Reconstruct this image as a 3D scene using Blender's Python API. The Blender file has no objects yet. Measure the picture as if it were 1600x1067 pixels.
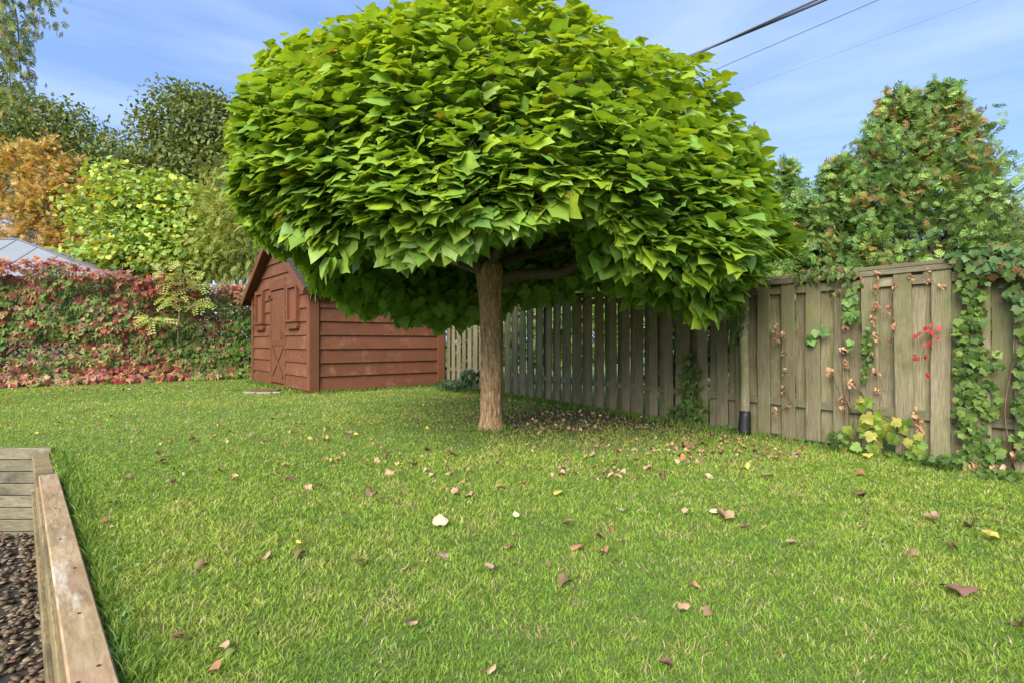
import bpy, bmesh, math, random
import numpy as np
from mathutils import Vector, Matrix, noise as mnoise
random.seed(7)
rng = np.random.default_rng(11)
R = math.radians
sc = bpy.context.scene
COL = sc.collection

# ------------------------------------------------------------------ camera
CH = 1.15                     # eye height
F = 860.0                     # focal length in photo pixels (1600 wide)
HZ = 532.0                    # horizon row
cam_d = bpy.data.cameras.new('camera'); cam = bpy.data.objects.new('camera', cam_d); COL.objects.link(cam)
cam_d.sensor_width = 36; cam_d.lens = 36 * F / 1600; cam_d.clip_end = 3000; cam_d.clip_start = 0.05
cam.location = (0, 0, CH); cam.rotation_euler = (R(90), 0, 0)
sc.camera = cam
# ------------------------------------------------------------------ sky and sun
SUN_EL, SUN_AZ = 35.0, 202.0   # azimuth measured clockwise from +Y (behind the camera, a bit left)
w = bpy.data.worlds.new('World'); sc.world = w; w.use_nodes = True
nt = w.node_tree; nt.nodes.clear()
out = nt.nodes.new('ShaderNodeOutputWorld'); bg = nt.nodes.new('ShaderNodeBackground')
sky = nt.nodes.new('ShaderNodeTexSky'); sky.sky_type = 'NISHITA'; sky.sun_disc = False
sky.sun_elevation = R(SUN_EL); sky.sun_rotation = R(SUN_AZ); sky.air_density = 1.0; sky.dust_density = 1.2; sky.ozone_density = 1.6
tc = nt.nodes.new('ShaderNodeTexCoord')
mp = nt.nodes.new('ShaderNodeMapping'); mp.inputs['Scale'].default_value = (1.0, 1.0, 6.5); mp.inputs['Rotation'].default_value = (0.06, 0.1, 0.5)
n1 = nt.nodes.new('ShaderNodeTexNoise'); n1.inputs['Scale'].default_value = 1.5; n1.inputs['Detail'].default_value = 5; n1.inputs['Roughness'].default_value = 0.55
n1.inputs['Distortion'].default_value = 0.35
rp = nt.nodes.new('ShaderNodeValToRGB'); rp.color_ramp.elements[0].position = 0.42; rp.color_ramp.elements[1].position = 0.86
rp.color_ramp.elements[0].color = (0, 0, 0, 1); rp.color_ramp.elements[1].color = (0.30, 0.30, 0.30, 1)
# thin veil that pales the blue everywhere plus wisps
mixv = nt.nodes.new('ShaderNodeMixRGB'); mixv.inputs[0].default_value = 0.30; mixv.inputs[2].default_value = (3.4, 5.9, 12.2, 1)
mixc = nt.nodes.new('ShaderNodeMixRGB'); mixc.inputs[2].default_value = (10.0, 10.6, 12.2, 1)
bg.inputs[1].default_value = 0.071
L = nt.links.new
L(tc.outputs['Generated'], mp.inputs[0]); L(mp.outputs[0], n1.inputs['Vector']); L(n1.outputs['Fac'], rp.inputs[0])
L(sky.outputs[0], mixv.inputs[1]); L(mixv.outputs[0], mixc.inputs[1]); L(rp.outputs[0], mixc.inputs[0])
L(mixc.outputs[0], bg.inputs[0]); L(bg.outputs[0], out.inputs[0])
sun_d = bpy.data.lights.new('sun', 'SUN'); sun = bpy.data.objects.new('sun', sun_d); COL.objects.link(sun)
sun_d.energy = 3.3; sun_d.angle = R(42); sun_d.color = (1.0, 0.94, 0.84)
sdir = Vector((math.sin(R(SUN_AZ)) * math.cos(R(SUN_EL)), math.cos(R(SUN_AZ)) * math.cos(R(SUN_EL)), math.sin(R(SUN_EL))))
sun.rotation_euler = sdir.to_track_quat('Z', 'Y').to_euler(); sun.location = (0, -5, 12)
sc.view_settings.view_transform = 'Standard'; sc.view_settings.look = 'None'
sc.view_settings.exposure = 1.2; sc.view_settings.gamma = 1; sc.view_settings.use_curve_mapping = False
sc.cycles.max_bounces = 8; sc.cycles.transparent_max_bounces = 8

# ------------------------------------------------------------------ helpers
def at(px, py, D):
    """photo pixel at depth D -> world point"""
    return np.array([(px - 800) / F * D, D, CH + (HZ - py) / F * D])
def gp(px, py, z=0.0):
    D = (CH - z) * F / (py - HZ)
    return np.array([(px - 800) / F * D, D, z])
def tag(o, label=None, cat=None, group=None, kind=None):
    if label: o['label'] = label
    if cat: o['category'] = cat
    if group: o['group'] = group
    if kind: o['kind'] = kind
    return o
WORLD = {}
def thing(name, label, cat, loc=(0, 0, 0), rz=0.0, group=None):
    o = bpy.data.objects.new(name, None); COL.objects.link(o); o.empty_display_size = 0.2
    o.location = loc; o.rotation_euler = (0, 0, rz); tag(o, label, cat, group)
    WORLD[o.name] = Matrix.Translation(Vector(loc)) @ Matrix.Rotation(rz, 4, 'Z')
    return o
def origin(parent):
    if parent is None: return Matrix.Identity(4)
    return WORLD[parent.name]
def link(o, parent=None, same_origin=True):
    COL.objects.link(o)
    if parent is not None:
        o.parent = parent
        WORLD[o.name] = origin(parent) @ o.matrix_basis
    else:
        WORLD[o.name] = o.matrix_basis.copy()
    return o
def mesh(name, V, Fc, mat, col=None, uv=None, smooth=False):
    V = np.asarray(V, dtype=np.float32)
    me = bpy.data.meshes.new(name)
    if isinstance(Fc, np.ndarray):
        n, k = Fc.shape
        me.vertices.add(len(V)); me.vertices.foreach_set('co', V.ravel())
        me.loops.add(n * k); me.loops.foreach_set('vertex_index', Fc.astype(np.int32).ravel())
        me.polygons.add(n); me.polygons.foreach_set('loop_start', np.arange(0, n * k, k, dtype=np.int32))
        me.polygons.foreach_set('loop_total', np.full(n, k, dtype=np.int32))
        me.update(calc_edges=True)
    else:
        me.from_pydata([tuple(map(float, v)) for v in V], [], [tuple(int(i) for i in f) for f in Fc]); me.update()
    if smooth: me.polygons.foreach_set('use_smooth', np.ones(len(me.polygons), dtype=bool))
    if col is not None:
        a = me.attributes.new('Col', 'FLOAT_COLOR', 'POINT')
        c = np.ones((len(V), 4), dtype=np.float32); c[:, :3] = col; a.data.foreach_set('color', c.ravel())
    if uv is not None:
        a = me.attributes.new('luv', 'FLOAT_VECTOR', 'POINT')
        u = np.zeros((len(V), 3), dtype=np.float32); u[:, :2] = uv; a.data.foreach_set('vector', u.ravel())
    if mat is not None: me.materials.append(mat)
    return me
def place(name, V, Fc, mat, parent=None, col=None, uv=None, smooth=False, local=False):
    """V in world coordinates unless local"""
    V = np.asarray(V, dtype=np.float64)
    if parent is not None and not local:
        M = np.array(origin(parent).inverted()); V = V @ M[:3, :3].T + M[:3, 3]
    o = bpy.data.objects.new(name, mesh(name, V, Fc, mat, col, uv, smooth))
    return link(o, parent)

class MB:
    """collects boxes, prisms and tubes into one mesh"""
    def __init__(s): s.v = []; s.f = []; s.n = 0
    def add(s, V, Fc):
        s.v.append(np.asarray(V, float)); s.f += [tuple(i + s.n for i in f) for f in Fc]; s.n += len(V); return s
    def box(s, x0, x1, y0, y1, z0, z1, M=None):
        V = np.array([[x, y, z] for z in (z0, z1) for y in (y0, y1) for x in (x0, x1)], float)
        if M is not None: V = V @ np.array(M)[:3, :3].T + np.array(M)[:3, 3]
        return s.add(V, [(0, 2, 3, 1), (4, 5, 7, 6), (0, 1, 5, 4), (2, 6, 7, 3), (0, 4, 6, 2), (1, 3, 7, 5)])
    def prism(s, pts, a, b, axis):
        """pts: 2D polygon in the two other axes, extruded along axis from a to b"""
        n = len(pts); V = []
        for t in (a, b):
            for p in pts:
                q = list(p); q.insert(axis, t); V.append(q)
        fs = [tuple(range(n))[::-1], tuple(range(n, 2 * n))] + [(i, (i + 1) % n, n + (i + 1) % n, n + i) for i in range(n)]
        return s.add(V, fs)
    def tube(s, P, rad, sides=8, bump=0.0, cap=True):
        P = np.asarray(P, float); n = len(P); rad = np.broadcast_to(np.asarray(rad, float), (n,))
        T = np.gradient(P, axis=0).astype(float); T = T / (np.linalg.norm(T, axis=1)[:, None] + 1e-9)
        up = np.array([0, 0, 1.0]) if abs(T[0][2]) < 0.9 else np.array([1.0, 0, 0])
        V = []; a = np.linspace(0, 2 * math.pi, sides, endpoint=False)
        x = np.cross(up, T[0]); x /= np.linalg.norm(x)
        for i in range(n):
            x = x - T[i] * np.dot(x, T[i]); x /= np.linalg.norm(x) + 1e-9; y = np.cross(T[i], x)
            rr = rad[i] * (1 + bump * rng.uniform(-1, 1, sides))
            V.append(P[i] + (np.cos(a) * rr)[:, None] * x + (np.sin(a) * rr)[:, None] * y)
        V = np.concatenate(V); fs = []
        for i in range(n - 1):
            for j in range(sides):
                k = (j + 1) % sides
                fs.append((i * sides + j, i * sides + k, (i + 1) * sides + k, (i + 1) * sides + j))
        if cap: fs.append(tuple(range(sides))[::-1]); fs.append(tuple((n - 1) * sides + j for j in range(sides)))
        return s.add(V, fs)
    def build(s, name, mat, parent=None, bevel=0.0, smooth=False, local=False, frame=None):
        V = np.concatenate(s.v)
        if frame is not None:                       # V given in the piece's own frame
            o = bpy.data.objects.new(name, mesh(name, V, s.f, mat, smooth=smooth)); o.matrix_basis = origin(parent).inverted() @ frame; link(o, parent)
            if bevel:
                bm = bmesh.new(); bm.from_mesh(o.data); bmesh.ops.bevel(bm, geom=list(bm.edges), offset=bevel, segments=1, affect='EDGES'); bm.to_mesh(o.data); bm.free()
            return o
        o = place(name, V, s.f, mat, parent, smooth=smooth, local=local)
        if bevel:
            bm = bmesh.new(); bm.from_mesh(o.data)
            bmesh.ops.bevel(bm, geom=list(bm.edges), offset=bevel, segments=1, affect='EDGES')
            bm.to_mesh(o.data); bm.free()
        return o
def smoothpath(P, m=6):
    P = np.asarray(P, float); out_ = []
    Q = np.vstack([2 * P[0] - P[1], P, 2 * P[-1] - P[-2]])
    for i in range(len(P) - 1):
        p0, p1, p2, p3 = Q[i:i + 4]
        for t in np.linspace(0, 1, m, endpoint=False):
            out_.append(0.5 * ((2 * p1) + (-p0 + p2) * t + (2 * p0 - 5 * p1 + 4 * p2 - p3) * t * t + (-p0 + 3 * p1 - 3 * p2 + p3) * t ** 3))
    out_.append(P[-1]); return np.array(out_)
def nz(x, y, z=0.0, s=1.0): return mnoise.noise(Vector((x * s, y * s, z * s)))
def unit(v): v = np.asarray(v, float); return v / (np.linalg.norm(v, axis=-1, keepdims=True) + 1e-9)

# ------------------------------------------------------------------ materials
def newmat(name):
    m = bpy.data.materials.new(name); m.use_nodes = True; t = m.node_tree; t.nodes.clear()
    o = t.nodes.new('ShaderNodeOutputMaterial'); p = t.nodes.new('ShaderNodeBsdfPrincipled')
    t.links.new(p.outputs[0], o.inputs[0]); return m, t, p, o
def nd(t, kind, **kw):
    n = t.nodes.new(kind)
    for k, v in kw.items():
        if k in n.inputs.keys(): n.inputs[k].default_value = v
        else: setattr(n, k, v)
    return n
def ramp(t, stops):
    r = t.nodes.new('ShaderNodeValToRGB'); e = r.color_ramp.elements
    while len(e) < len(stops): e.new(0.5)
    for i, (p, c) in enumerate(stops): e[i].position = p; e[i].color = (*c, 1)
    return r
def mixrgb(t, a, b, fac, mode='MIX'):
    m = t.nodes.new('ShaderNodeMixRGB'); m.blend_type = mode
    for s, v in ((0, fac), (1, a), (2, b)):
        if hasattr(v, 'links'): t.links.new(v, m.inputs[s])
        elif isinstance(v, tuple): m.inputs[s].default_value = (*v[:3], 1)
        else: m.inputs[s].default_value = v
    return m.outputs[0]
def leafmat(name, transl=0.35, rough=0.5, veins=0, spec=0.35, var=0.35):
    m, t, p, o = newmat(name)
    a = nd(t, 'ShaderNodeAttribute'); a.attribute_name = 'Col'
    tcn = nd(t, 'ShaderNodeNewGeometry')
    n = nd(t, 'ShaderNodeTexNoise', Scale=14.0, Detail=2.0)
    t.links.new(tcn.outputs['Position'], n.inputs['Vector'])
    r = ramp(t, [(0.25, (1 - var,) * 3), (0.75, (1 + var,) * 3)])
    t.links.new(n.outputs['Fac'], r.inputs[0])
    c = mixrgb(t, a.outputs['Color'], r.outputs[0], 1.0, 'MULTIPLY')
    if veins:
        u = nd(t, 'ShaderNodeAttribute'); u.attribute_name = 'luv'
        s = nd(t, 'ShaderNodeSeparateXYZ'); t.links.new(u.outputs['Vector'], s.inputs[0])
        ab = nd(t, 'ShaderNodeMath', operation='ABSOLUTE'); t.links.new(s.outputs[0], ab.inputs[0])
        mid = nd(t, 'ShaderNodeMath', operation='LESS_THAN'); t.links.new(ab.outputs[0], mid.inputs[0]); mid.inputs[1].default_value = 0.018
        q = nd(t, 'ShaderNodeMath', operation='MULTIPLY_ADD'); t.links.new(ab.outputs[0], q.inputs[0]); q.inputs[1].default_value = -0.9; t.links.new(s.outputs[1], q.inputs[2])
        q2 = nd(t, 'ShaderNodeMath', operation='MULTIPLY'); t.links.new(q.outputs[0], q2.inputs[0]); q2.inputs[1].default_value = 5.0
        q3 = nd(t, 'ShaderNodeMath', operation='FRACT'); t.links.new(q2.outputs[0], q3.inputs[0])
        q4 = nd(t, 'ShaderNodeMath', operation='LESS_THAN'); t.links.new(q3.outputs[0], q4.inputs[0]); q4.inputs[1].default_value = 0.11
        mx = nd(t, 'ShaderNodeMath', operation='MAXIMUM'); t.links.new(mid.outputs[0], mx.inputs[0]); t.links.new(q4.outputs[0], mx.inputs[1])
        ml = nd(t, 'ShaderNodeMath', operation='MULTIPLY'); t.links.new(mx.outputs[0], ml.inputs[0]); ml.inputs[1].default_value = 0.16 * veins
        c = mixrgb(t, c, (0.30, 0.40, 0.12), ml.outputs[0])
    t.links.new(c, p.inputs['Base Color'])
    p.inputs['Roughness'].default_value = rough; p.inputs['Specular IOR Level'].default_value = spec
    tr = nd(t, 'ShaderNodeBsdfTranslucent')
    c2 = mixrgb(t, c, (1.5, 1.35, 0.5), 1.0, 'MULTIPLY'); t.links.new(c2, tr.inputs[0])
    mx = nd(t, 'ShaderNodeMixShader'); mx.inputs[0].default_value = transl
    t.links.new(p.outputs[0], mx.inputs[1]); t.links.new(tr.outputs[0], mx.inputs[2]); t.links.new(mx.outputs[0], o.inputs[0])
    return m
def woodmat(name, cols, axis=2, rough=0.85, stretch=14.0, algae=None, bump=0.35, tone=0.35, gscale=9.0, dirt=None):
    """cols: three base colours dark..light; grain runs along axis"""
    m, t, p, o = newmat(name)
    tcn = nd(t, 'ShaderNodeTexCoord'); oi = nd(t, 'ShaderNodeObjectInfo')
    off = nd(t, 'ShaderNodeVectorMath', operation='SCALE'); off.inputs[0].default_value = (13.1, 7.7, 19.3); t.links.new(oi.outputs['Random'], off.inputs['Scale'])
    ad = nd(t, 'ShaderNodeVectorMath', operation='ADD'); t.links.new(tcn.outputs['Object'], ad.inputs[0]); t.links.new(off.outputs[0], ad.inputs[1])
    mpn = nd(t, 'ShaderNodeMapping'); sc_ = [stretch] * 3; sc_[axis] = 1.0; mpn.inputs['Scale'].default_value = sc_
    t.links.new(ad.outputs[0], mpn.inputs[0])
    g = nd(t, 'ShaderNodeTexNoise', Scale=gscale, Detail=8.0, Roughness=0.65, Distortion=0.4); t.links.new(mpn.outputs[0], g.inputs['Vector'])
    b = nd(t, 'ShaderNodeTexNoise', Scale=2.3, Detail=4.0); t.links.new(ad.outputs[0], b.inputs['Vector'])
    r = ramp(t, [(0.28, cols[0]), (0.5, cols[1]), (0.72, cols[2])]); t.links.new(g.outputs['Fac'], r.inputs[0])
    r2 = ramp(t, [(0.3, (1 - tone * .8,) * 3), (0.7, (1 + tone * .6,) * 3)]); t.links.new(b.outputs['Fac'], r2.inputs[0])
    c = mixrgb(t, r.outputs[0], r2.outputs[0], 1.0, 'MULTIPLY')
    rr = ramp(t, [(0.0, (1 - tone,) * 3), (1.0, (1 + tone * .7,) * 3)]); t.links.new(oi.outputs['Random'], rr.inputs[0])
    c = mixrgb(t, c, rr.outputs[0], 1.0, 'MULTIPLY')
    if algae:
        a = nd(t, 'ShaderNodeTexNoise', Scale=1.7, Detail=6.0, Roughness=0.7); t.links.new(ad.outputs[0], a.inputs['Vector'])
        ra = ramp(t, [(0.46, (0, 0, 0)), (0.64, (algae[3],) * 3)]); t.links.new(a.outputs['Fac'], ra.inputs[0])
        c = mixrgb(t, c, algae[:3], ra.outputs[0])
    if dirt:
        a = nd(t, 'ShaderNodeTexNoise', Scale=dirt[3], Detail=8.0, Roughness=0.75); t.links.new((mpn if len(dirt) > 4 else ad).outputs[0], a.inputs['Vector'])
        ra = ramp(t, [(0.54, (0, 0, 0)), (0.68, (0.8,) * 3)]); t.links.new(a.outputs['Fac'], ra.inputs[0])
        c = mixrgb(t, c, dirt[:3], ra.outputs[0])
    t.links.new(c, p.inputs['Base Color']); p.inputs['Roughness'].default_value = rough; p.inputs['Specular IOR Level'].default_value = 0.25
    bp = nd(t, 'ShaderNodeBump', Strength=bump, Distance=0.004); t.links.new(g.outputs['Fac'], bp.inputs['Height']); t.links.new(bp.outputs[0], p.inputs['Normal'])
    return m
def plain(name, c, rough=0.8, noise_s=8.0, var=0.25, bump=0.2, metal=0.0, detail=6.0):
    m, t, p, o = newmat(name)
    tcn = nd(t, 'ShaderNodeNewGeometry'); n = nd(t, 'ShaderNodeTexNoise', Scale=noise_s, Detail=detail, Roughness=0.65)
    t.links.new(tcn.outputs['Position'], n.inputs['Vector'])
    r = ramp(t, [(0.25, tuple(x * (1 - var) for x in c)), (0.75, tuple(x * (1 + var) for x in c))]); t.links.new(n.outputs['Fac'], r.inputs[0])
    t.links.new(r.outputs[0], p.inputs['Base Color']); p.inputs['Roughness'].default_value = rough; p.inputs['Metallic'].default_value = metal
    bp = nd(t, 'ShaderNodeBump', Strength=bump, Distance=0.01); t.links.new(n.outputs['Fac'], bp.inputs['Height']); t.links.new(bp.outputs[0], p.inputs['Normal'])
    return m
M_CAT = leafmat('catalpa_leaf', 0.33, 0.42, veins=1.0, spec=0.4, var=0.18)
M_LEAF = leafmat('leaf', 0.3, 0.55, veins=0.5)
M_FAR = leafmat('far_leaf', 0.3, 0.6)
M_DRY = leafmat('dry_leaf', 0.12, 0.8, veins=0.4, spec=0.15)
M_GRASS = leafmat('grass_blade', 0.35, 0.6, spec=0.2, var=0.3)
M_FENCE = woodmat('weathered_fence_wood', [(0.095, 0.075, 0.045), (0.22, 0.188, 0.118), (0.315, 0.278, 0.18)], 2, algae=(0.145, 0.16, 0.06, 0.75), dirt=(0.12, 0.082, 0.045, 2.2), tone=0.24)
M_RAIL = woodmat('weathered_rail_wood', [(0.11, 0.09, 0.06), (0.21, 0.185, 0.12), (0.29, 0.265, 0.18)], 0, algae=(0.15, 0.175, 0.07, 0.7))
M_SHED = woodmat('brown_shed_paint', [(0.122, 0.047, 0.023), (0.163, 0.063, 0.032), (0.20, 0.083, 0.045)], 0, rough=0.6, bump=0.25, tone=0.14, dirt=(0.27, 0.13, 0.085, 2.6))
M_SHEDV = woodmat('brown_shed_paint_upright', [(0.122, 0.047, 0.023), (0.163, 0.063, 0.032), (0.20, 0.083, 0.045)], 2, rough=0.6, bump=0.25, tone=0.12)
M_CAP = woodmat('treated_cap_board', [(0.20, 0.13, 0.065), (0.38, 0.27, 0.14), (0.50, 0.40, 0.24)], 0, algae=(0.38, 0.20, 0.13, 0.6), dirt=(0.62, 0.54, 0.42, 1.6, 1), tone=0.22, stretch=6.0, gscale=5.0)
M_TIMB = woodmat('treated_timber', [(0.10, 0.085, 0.055), (0.22, 0.195, 0.12), (0.32, 0.29, 0.19)], 0, algae=(0.055, 0.055, 0.04, 0.85), tone=0.3)
def crumple(T, seed):
    V, Fc = T; r = random.Random(seed); V = V.copy(); tw = r.uniform(-1.2, 1.2)
    for i in range(len(V)):
        x, y, z = V[i]; a = tw * (y - .5); z += r.uniform(-.09, .09); V[i] = (x * math.cos(a) - z * math.sin(a) + r.uniform(-.04, .04), y + r.uniform(-.05, .05), x * math.sin(a) + z * math.cos(a) + .25 * (y - .5) ** 2)
    return V, Fc
M_STEM = plain('stem', (0.16, 0.10, 0.06), 0.8, 30)
M_BARK2 = plain('grey_bark', (0.16, 0.13, 0.10), 0.9, 12, 0.4, 0.6)
M_PALEBARK = plain('pale_bark', (0.36, 0.30, 0.22), 0.9, 12, 0.3, 0.4)

# ------------------------------------------------------------------ leaf shapes: x across, y along, z up
def cordate(v=0, shoulder=0.0, fold=0.3, droop=0.35):
    e = [(0.0, 0.02), (0.2, -0.09), (0.41, -0.01), (0.52, 0.19), (0.49 + shoulder, 0.44), (0.33, 0.66), (0.13, 0.87), (0.0, 1.06)]
    mid = [(0, 0.02), (0, 0.22), (0, 0.45), (0, 0.7), (0, 1.08)]
    r = random.Random(v); V = []
    def zf(x, y, k=0.0): return fold * abs(x) - droop * y * y + k
    for p in mid: V.append((p[0], p[1], zf(*p)))
    nm = len(mid); fs = []
    for sgn in (1, -1):
        st = len(V)
        for p in e[1:-1]: V.append((sgn * p[0] * r.uniform(.9, 1.1), p[1] + r.uniform(-.03, .03), zf(p[0], p[1], r.uniform(-.05, .06))))
        k = [st + i for i in range(6)]
        tr = [(0, k[0], k[1]), (0, k[1], 1), (1, k[1], k[2]), (1, k[2], 2), (2, k[2], k[3]), (2, k[3], k[4]), (2, k[4], 3), (3, k[4], k[5]), (3, k[5], 4)]
        fs += [t if sgn > 0 else t[::-1] for t in tr]
    return np.array(V), np.array(fs)
def polyleaf(outline, fold=0.2, droop=0.3, v=0, centre=(0, 0.35)):
    """fan from a centre point; outline full loop"""
    r = random.Random(v); V = [(centre[0], centre[1], 0.0)]
    for x, y in outline: V.append((x, y, fold * abs(x) - droop * y * y + r.uniform(-.05, .05)))
    n = len(outline); return np.array(V), np.array([(0, 1 + i, 1 + (i + 1) % n) for i in range(n)])
def sym(h): return h + [(-x, y) for x, y in h[::-1] if abs(x) > 1e-6]
IVY = [polyleaf(sym([(0, 0), (.24, -.12), (.5, .1), (.45, .32), (.56, .56), (.30, .66), (0, 1.02)]), .2, .25, v) for v in range(3)]
GRAPE = [polyleaf(sym([(0, 0), (.2, -.15), (.45, -.05), (.6, .2), (.48, .32), (.66, .6), (.4, .6), (.28, .82), (0, 1.02)]), .15, .3, v) for v in range(3)]
OVAL = [polyleaf(sym([(0, 0), (.2, .15), (.3, .42), (.18, .8), (0, 1.0)]), .35, .3, v, (0, .45)) for v in range(3)]
ROUND = [polyleaf(sym([(0, 0), (.28, -.06), (.5, .2), (.48, .55), (.25, .85), (0, 1.0)]), .25, .25, v, (0, .42)) for v in range(3)]
CATL = [cordate(1, 0.0, .08, .12), cordate(2, .05, .02, .3), cordate(3, 0.02, .2, .0), cordate(4, .12, .12, .2), cordate(5, .0, -.08, .25), cordate(6, .06, .16, -.12), cordate(7, .03, .3, .15)]
CURL = [crumple(c, i) for i, c in enumerate([cordate(11, .02, .7, .3), cordate(12, .05, .55, .7), cordate(13, -.05, 1.3, -.2), cordate(14, 0.05, .3, .35)])] + [cordate(15, 0, .10, .08)]
def creeper(v):
    V = []; fs = []; r = random.Random(v)
    for a in (-105, -55, 0, 55, 105):
        l = (.62 if abs(a) > 100 else .8 if abs(a) > 40 else 1.0) * r.uniform(.85, 1.1); c, s_ = math.cos(R(a)), math.sin(R(a)); n = len(V); dr = r.uniform(.15, .5)
        for x, y in [(0, .06), (.15, .38), (.13, .68), (0, 1), (-.13, .68), (-.15, .38)]:
            x *= l; y *= l; V.append((x * c + y * s_, y * c - x * s_, .25 * abs(x) - dr * y * y))
        fs += [(n, n + 1, n + 5), (n + 1, n + 2, n + 5), (n + 2, n + 4, n + 5), (n + 2, n + 3, n + 4)]
    return np.array(V), np.array(fs)
CREEP = [creeper(v) for v in range(3)]
def frond(v, teeth=4):
    """flat arborvitae spray: a stem with tapering fingers"""
    r = random.Random(v); V = []; fs = []
    def fin(x0, y0, ang, l, wd):
        n = len(V); c, s_ = math.cos(ang), math.sin(ang)
        for x, y in [(0, 0), (wd * 1.3, l * .45), (0, l), (-wd * 1.3, l * .45)]:
            X = x0 + x * c + y * s_; Y = y0 + y * c - x * s_; V.append((X, Y, -.25 * Y * Y - .15 * abs(X)))
        fs.extend([(n, n + 1, n + 3), (n + 1, n + 2, n + 3)])
    fin(0, 0, 0, 1.0, .035)
    for i in range(teeth):
        y = .1 + .78 * i / teeth
        for sg in (1, -1):
            l = (.5 * (1 - y) + .14) * r.uniform(.8, 1.15)
            fin(0, y + r.uniform(-.03, .03), sg * r.uniform(.6, .95), l, .05)
    return np.array(V), np.array(fs)
FROND = [frond(v) for v in range(3)]
def compound(v):
    V = []; fs = []
    for i in range(5):
        y = .15 + .18 * i
        for sg in (1, -1):
            n = len(V); a = sg * 1.1; l = .34 - .03 * i; c, s_ = math.cos(a), math.sin(a)
            for x, q in [(0, 0), (.07, l * .45), (0, l), (-.07, l * .45)]:
                V.append((x * c + q * s_, y + q * c - x * s_, -.35 * y * y - .2 * q))
            fs += [(n, n + 1, n + 3), (n + 1, n + 2, n + 3)]
    return np.array(V), np.array(fs)
COMP = [compound(0)]

def basis(tip, nrm):
    y = unit(tip); z = nrm - y * np.sum(nrm * y, axis=-1, keepdims=True); z = unit(z); x = np.cross(y, z); return x, y, z
def leafcloud(name, T, pos, tip, nrm, size, col, mat, parent, tvar=0.12):
    """one mesh with N leaves"""
    N = len(pos)
    if N == 0: return None
    x, y, z = basis(tip, nrm); which = rng.integers(0, len(T), N); Vs = []; Fs = []; Cs = []; Us = []; b = 0
    for k, (tv, tf) in enumerate(T):
        i = np.where(which == k)[0]
        if len(i) == 0: continue
        P = pos[i][:, None, :] + size[i][:, None, None] * (tv[None, :, 0:1] * x[i][:, None] + tv[None, :, 1:2] * y[i][:, None] + tv[None, :, 2:3] * z[i][:, None])
        n = len(tv); Vs.append(P.reshape(-1, 3)); Fs.append((tf[None] + (np.arange(len(i)) * n)[:, None, None]).reshape(-1, 3) + b); b += n * len(i)
        Cs.append(np.repeat(col[i], n, axis=0)); Us.append(np.tile(tv[:, :2], (len(i), 1)))
    o = place(name, np.concatenate(Vs), np.concatenate(Fs), mat, parent, np.concatenate(Cs), np.concatenate(Us), smooth=True)
    return o
VARM = {}
def leafvariants(key, T, cols, mat):
    if key not in VARM:
        VARM[key] = [mesh('leaf', tv, tf, mat, np.repeat(c[None], len(tv), 0), tv[:, :2], True) for c in cols for tv, tf in T]
    return VARM[key]
def leafparts(T, key, cols, pos, tip, nrm, size, mat, parent, name='leaf'):
    """each leaf an object of its own, sharing a few meshes"""
    ms = leafvariants(key, T, cols, mat); x, y, z = basis(tip, nrm); Mi = origin(parent).inverted()
    for i in range(len(pos)):
        o = bpy.data.objects.new(name, ms[int(rng.integers(0, len(ms)))])
        s = size[i]
        M = Matrix(((x[i][0] * s, y[i][0] * s, z[i][0] * s, pos[i][0]), (x[i][1] * s, y[i][1] * s, z[i][1] * s, pos[i][1]), (x[i][2] * s, y[i][2] * s, z[i][2] * s, pos[i][2]), (0, 0, 0, 1)))
        COL.objects.link(o); o.parent = parent; o.matrix_basis = Mi @ M
def pick(palette, n, jit=0.18):
    p = np.array([c[:3] for c in palette]); wt = np.array([c[3] if len(c) > 3 else 1.0 for c in palette], dtype=float); wt /= wt.sum()
    c = p[rng.choice(len(p), n, p=wt)]
    return c * rng.uniform(1 - jit, 1 + jit, (n, 1)) * rng.uniform(1 - jit * .4, 1 + jit * .4, (n, 3))
def split_show(pos, size, nrm, keep=300, outer=None):
    """indices of the leaves that show largest in the photo"""
    d = np.linalg.norm(pos - np.array([0, 0, CH]), axis=1)
    px = 800 + F * pos[:, 0] / pos[:, 1]; py = HZ - F * (pos[:, 2] - CH) / pos[:, 1]
    ok = (px > 5) & (px < 1595) & (py > 5) & (py < 1060) & (pos[:, 1] > 0)
    s = size / d * ok
    if outer is not None: s = s * outer
    idx = np.argsort(-s)[:keep]; idx = idx[s[idx] > 0]
    m = np.zeros(len(pos), bool); m[idx] = True; return m

# ================================================================== SETTING
# fence line
FP0 = np.array([3.97, 5.23]); FD = unit(np.array([-527.0, 860.0])); FN = np.array([-FD[1], FD[0]])
if np.dot(-FP0, FN) < 0: FN = -FN
def fpt(s, off, z): return np.array([*(FP0 + FD * s + FN * off), z])
def fp(px, py, off=0.06):
    r = np.array([(px - 800) / F, 1.0]); lam = (off + FP0 @ FN) / (r @ FN); return np.array([r[0] * lam, lam, CH + (HZ - py) / F * lam])
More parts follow.
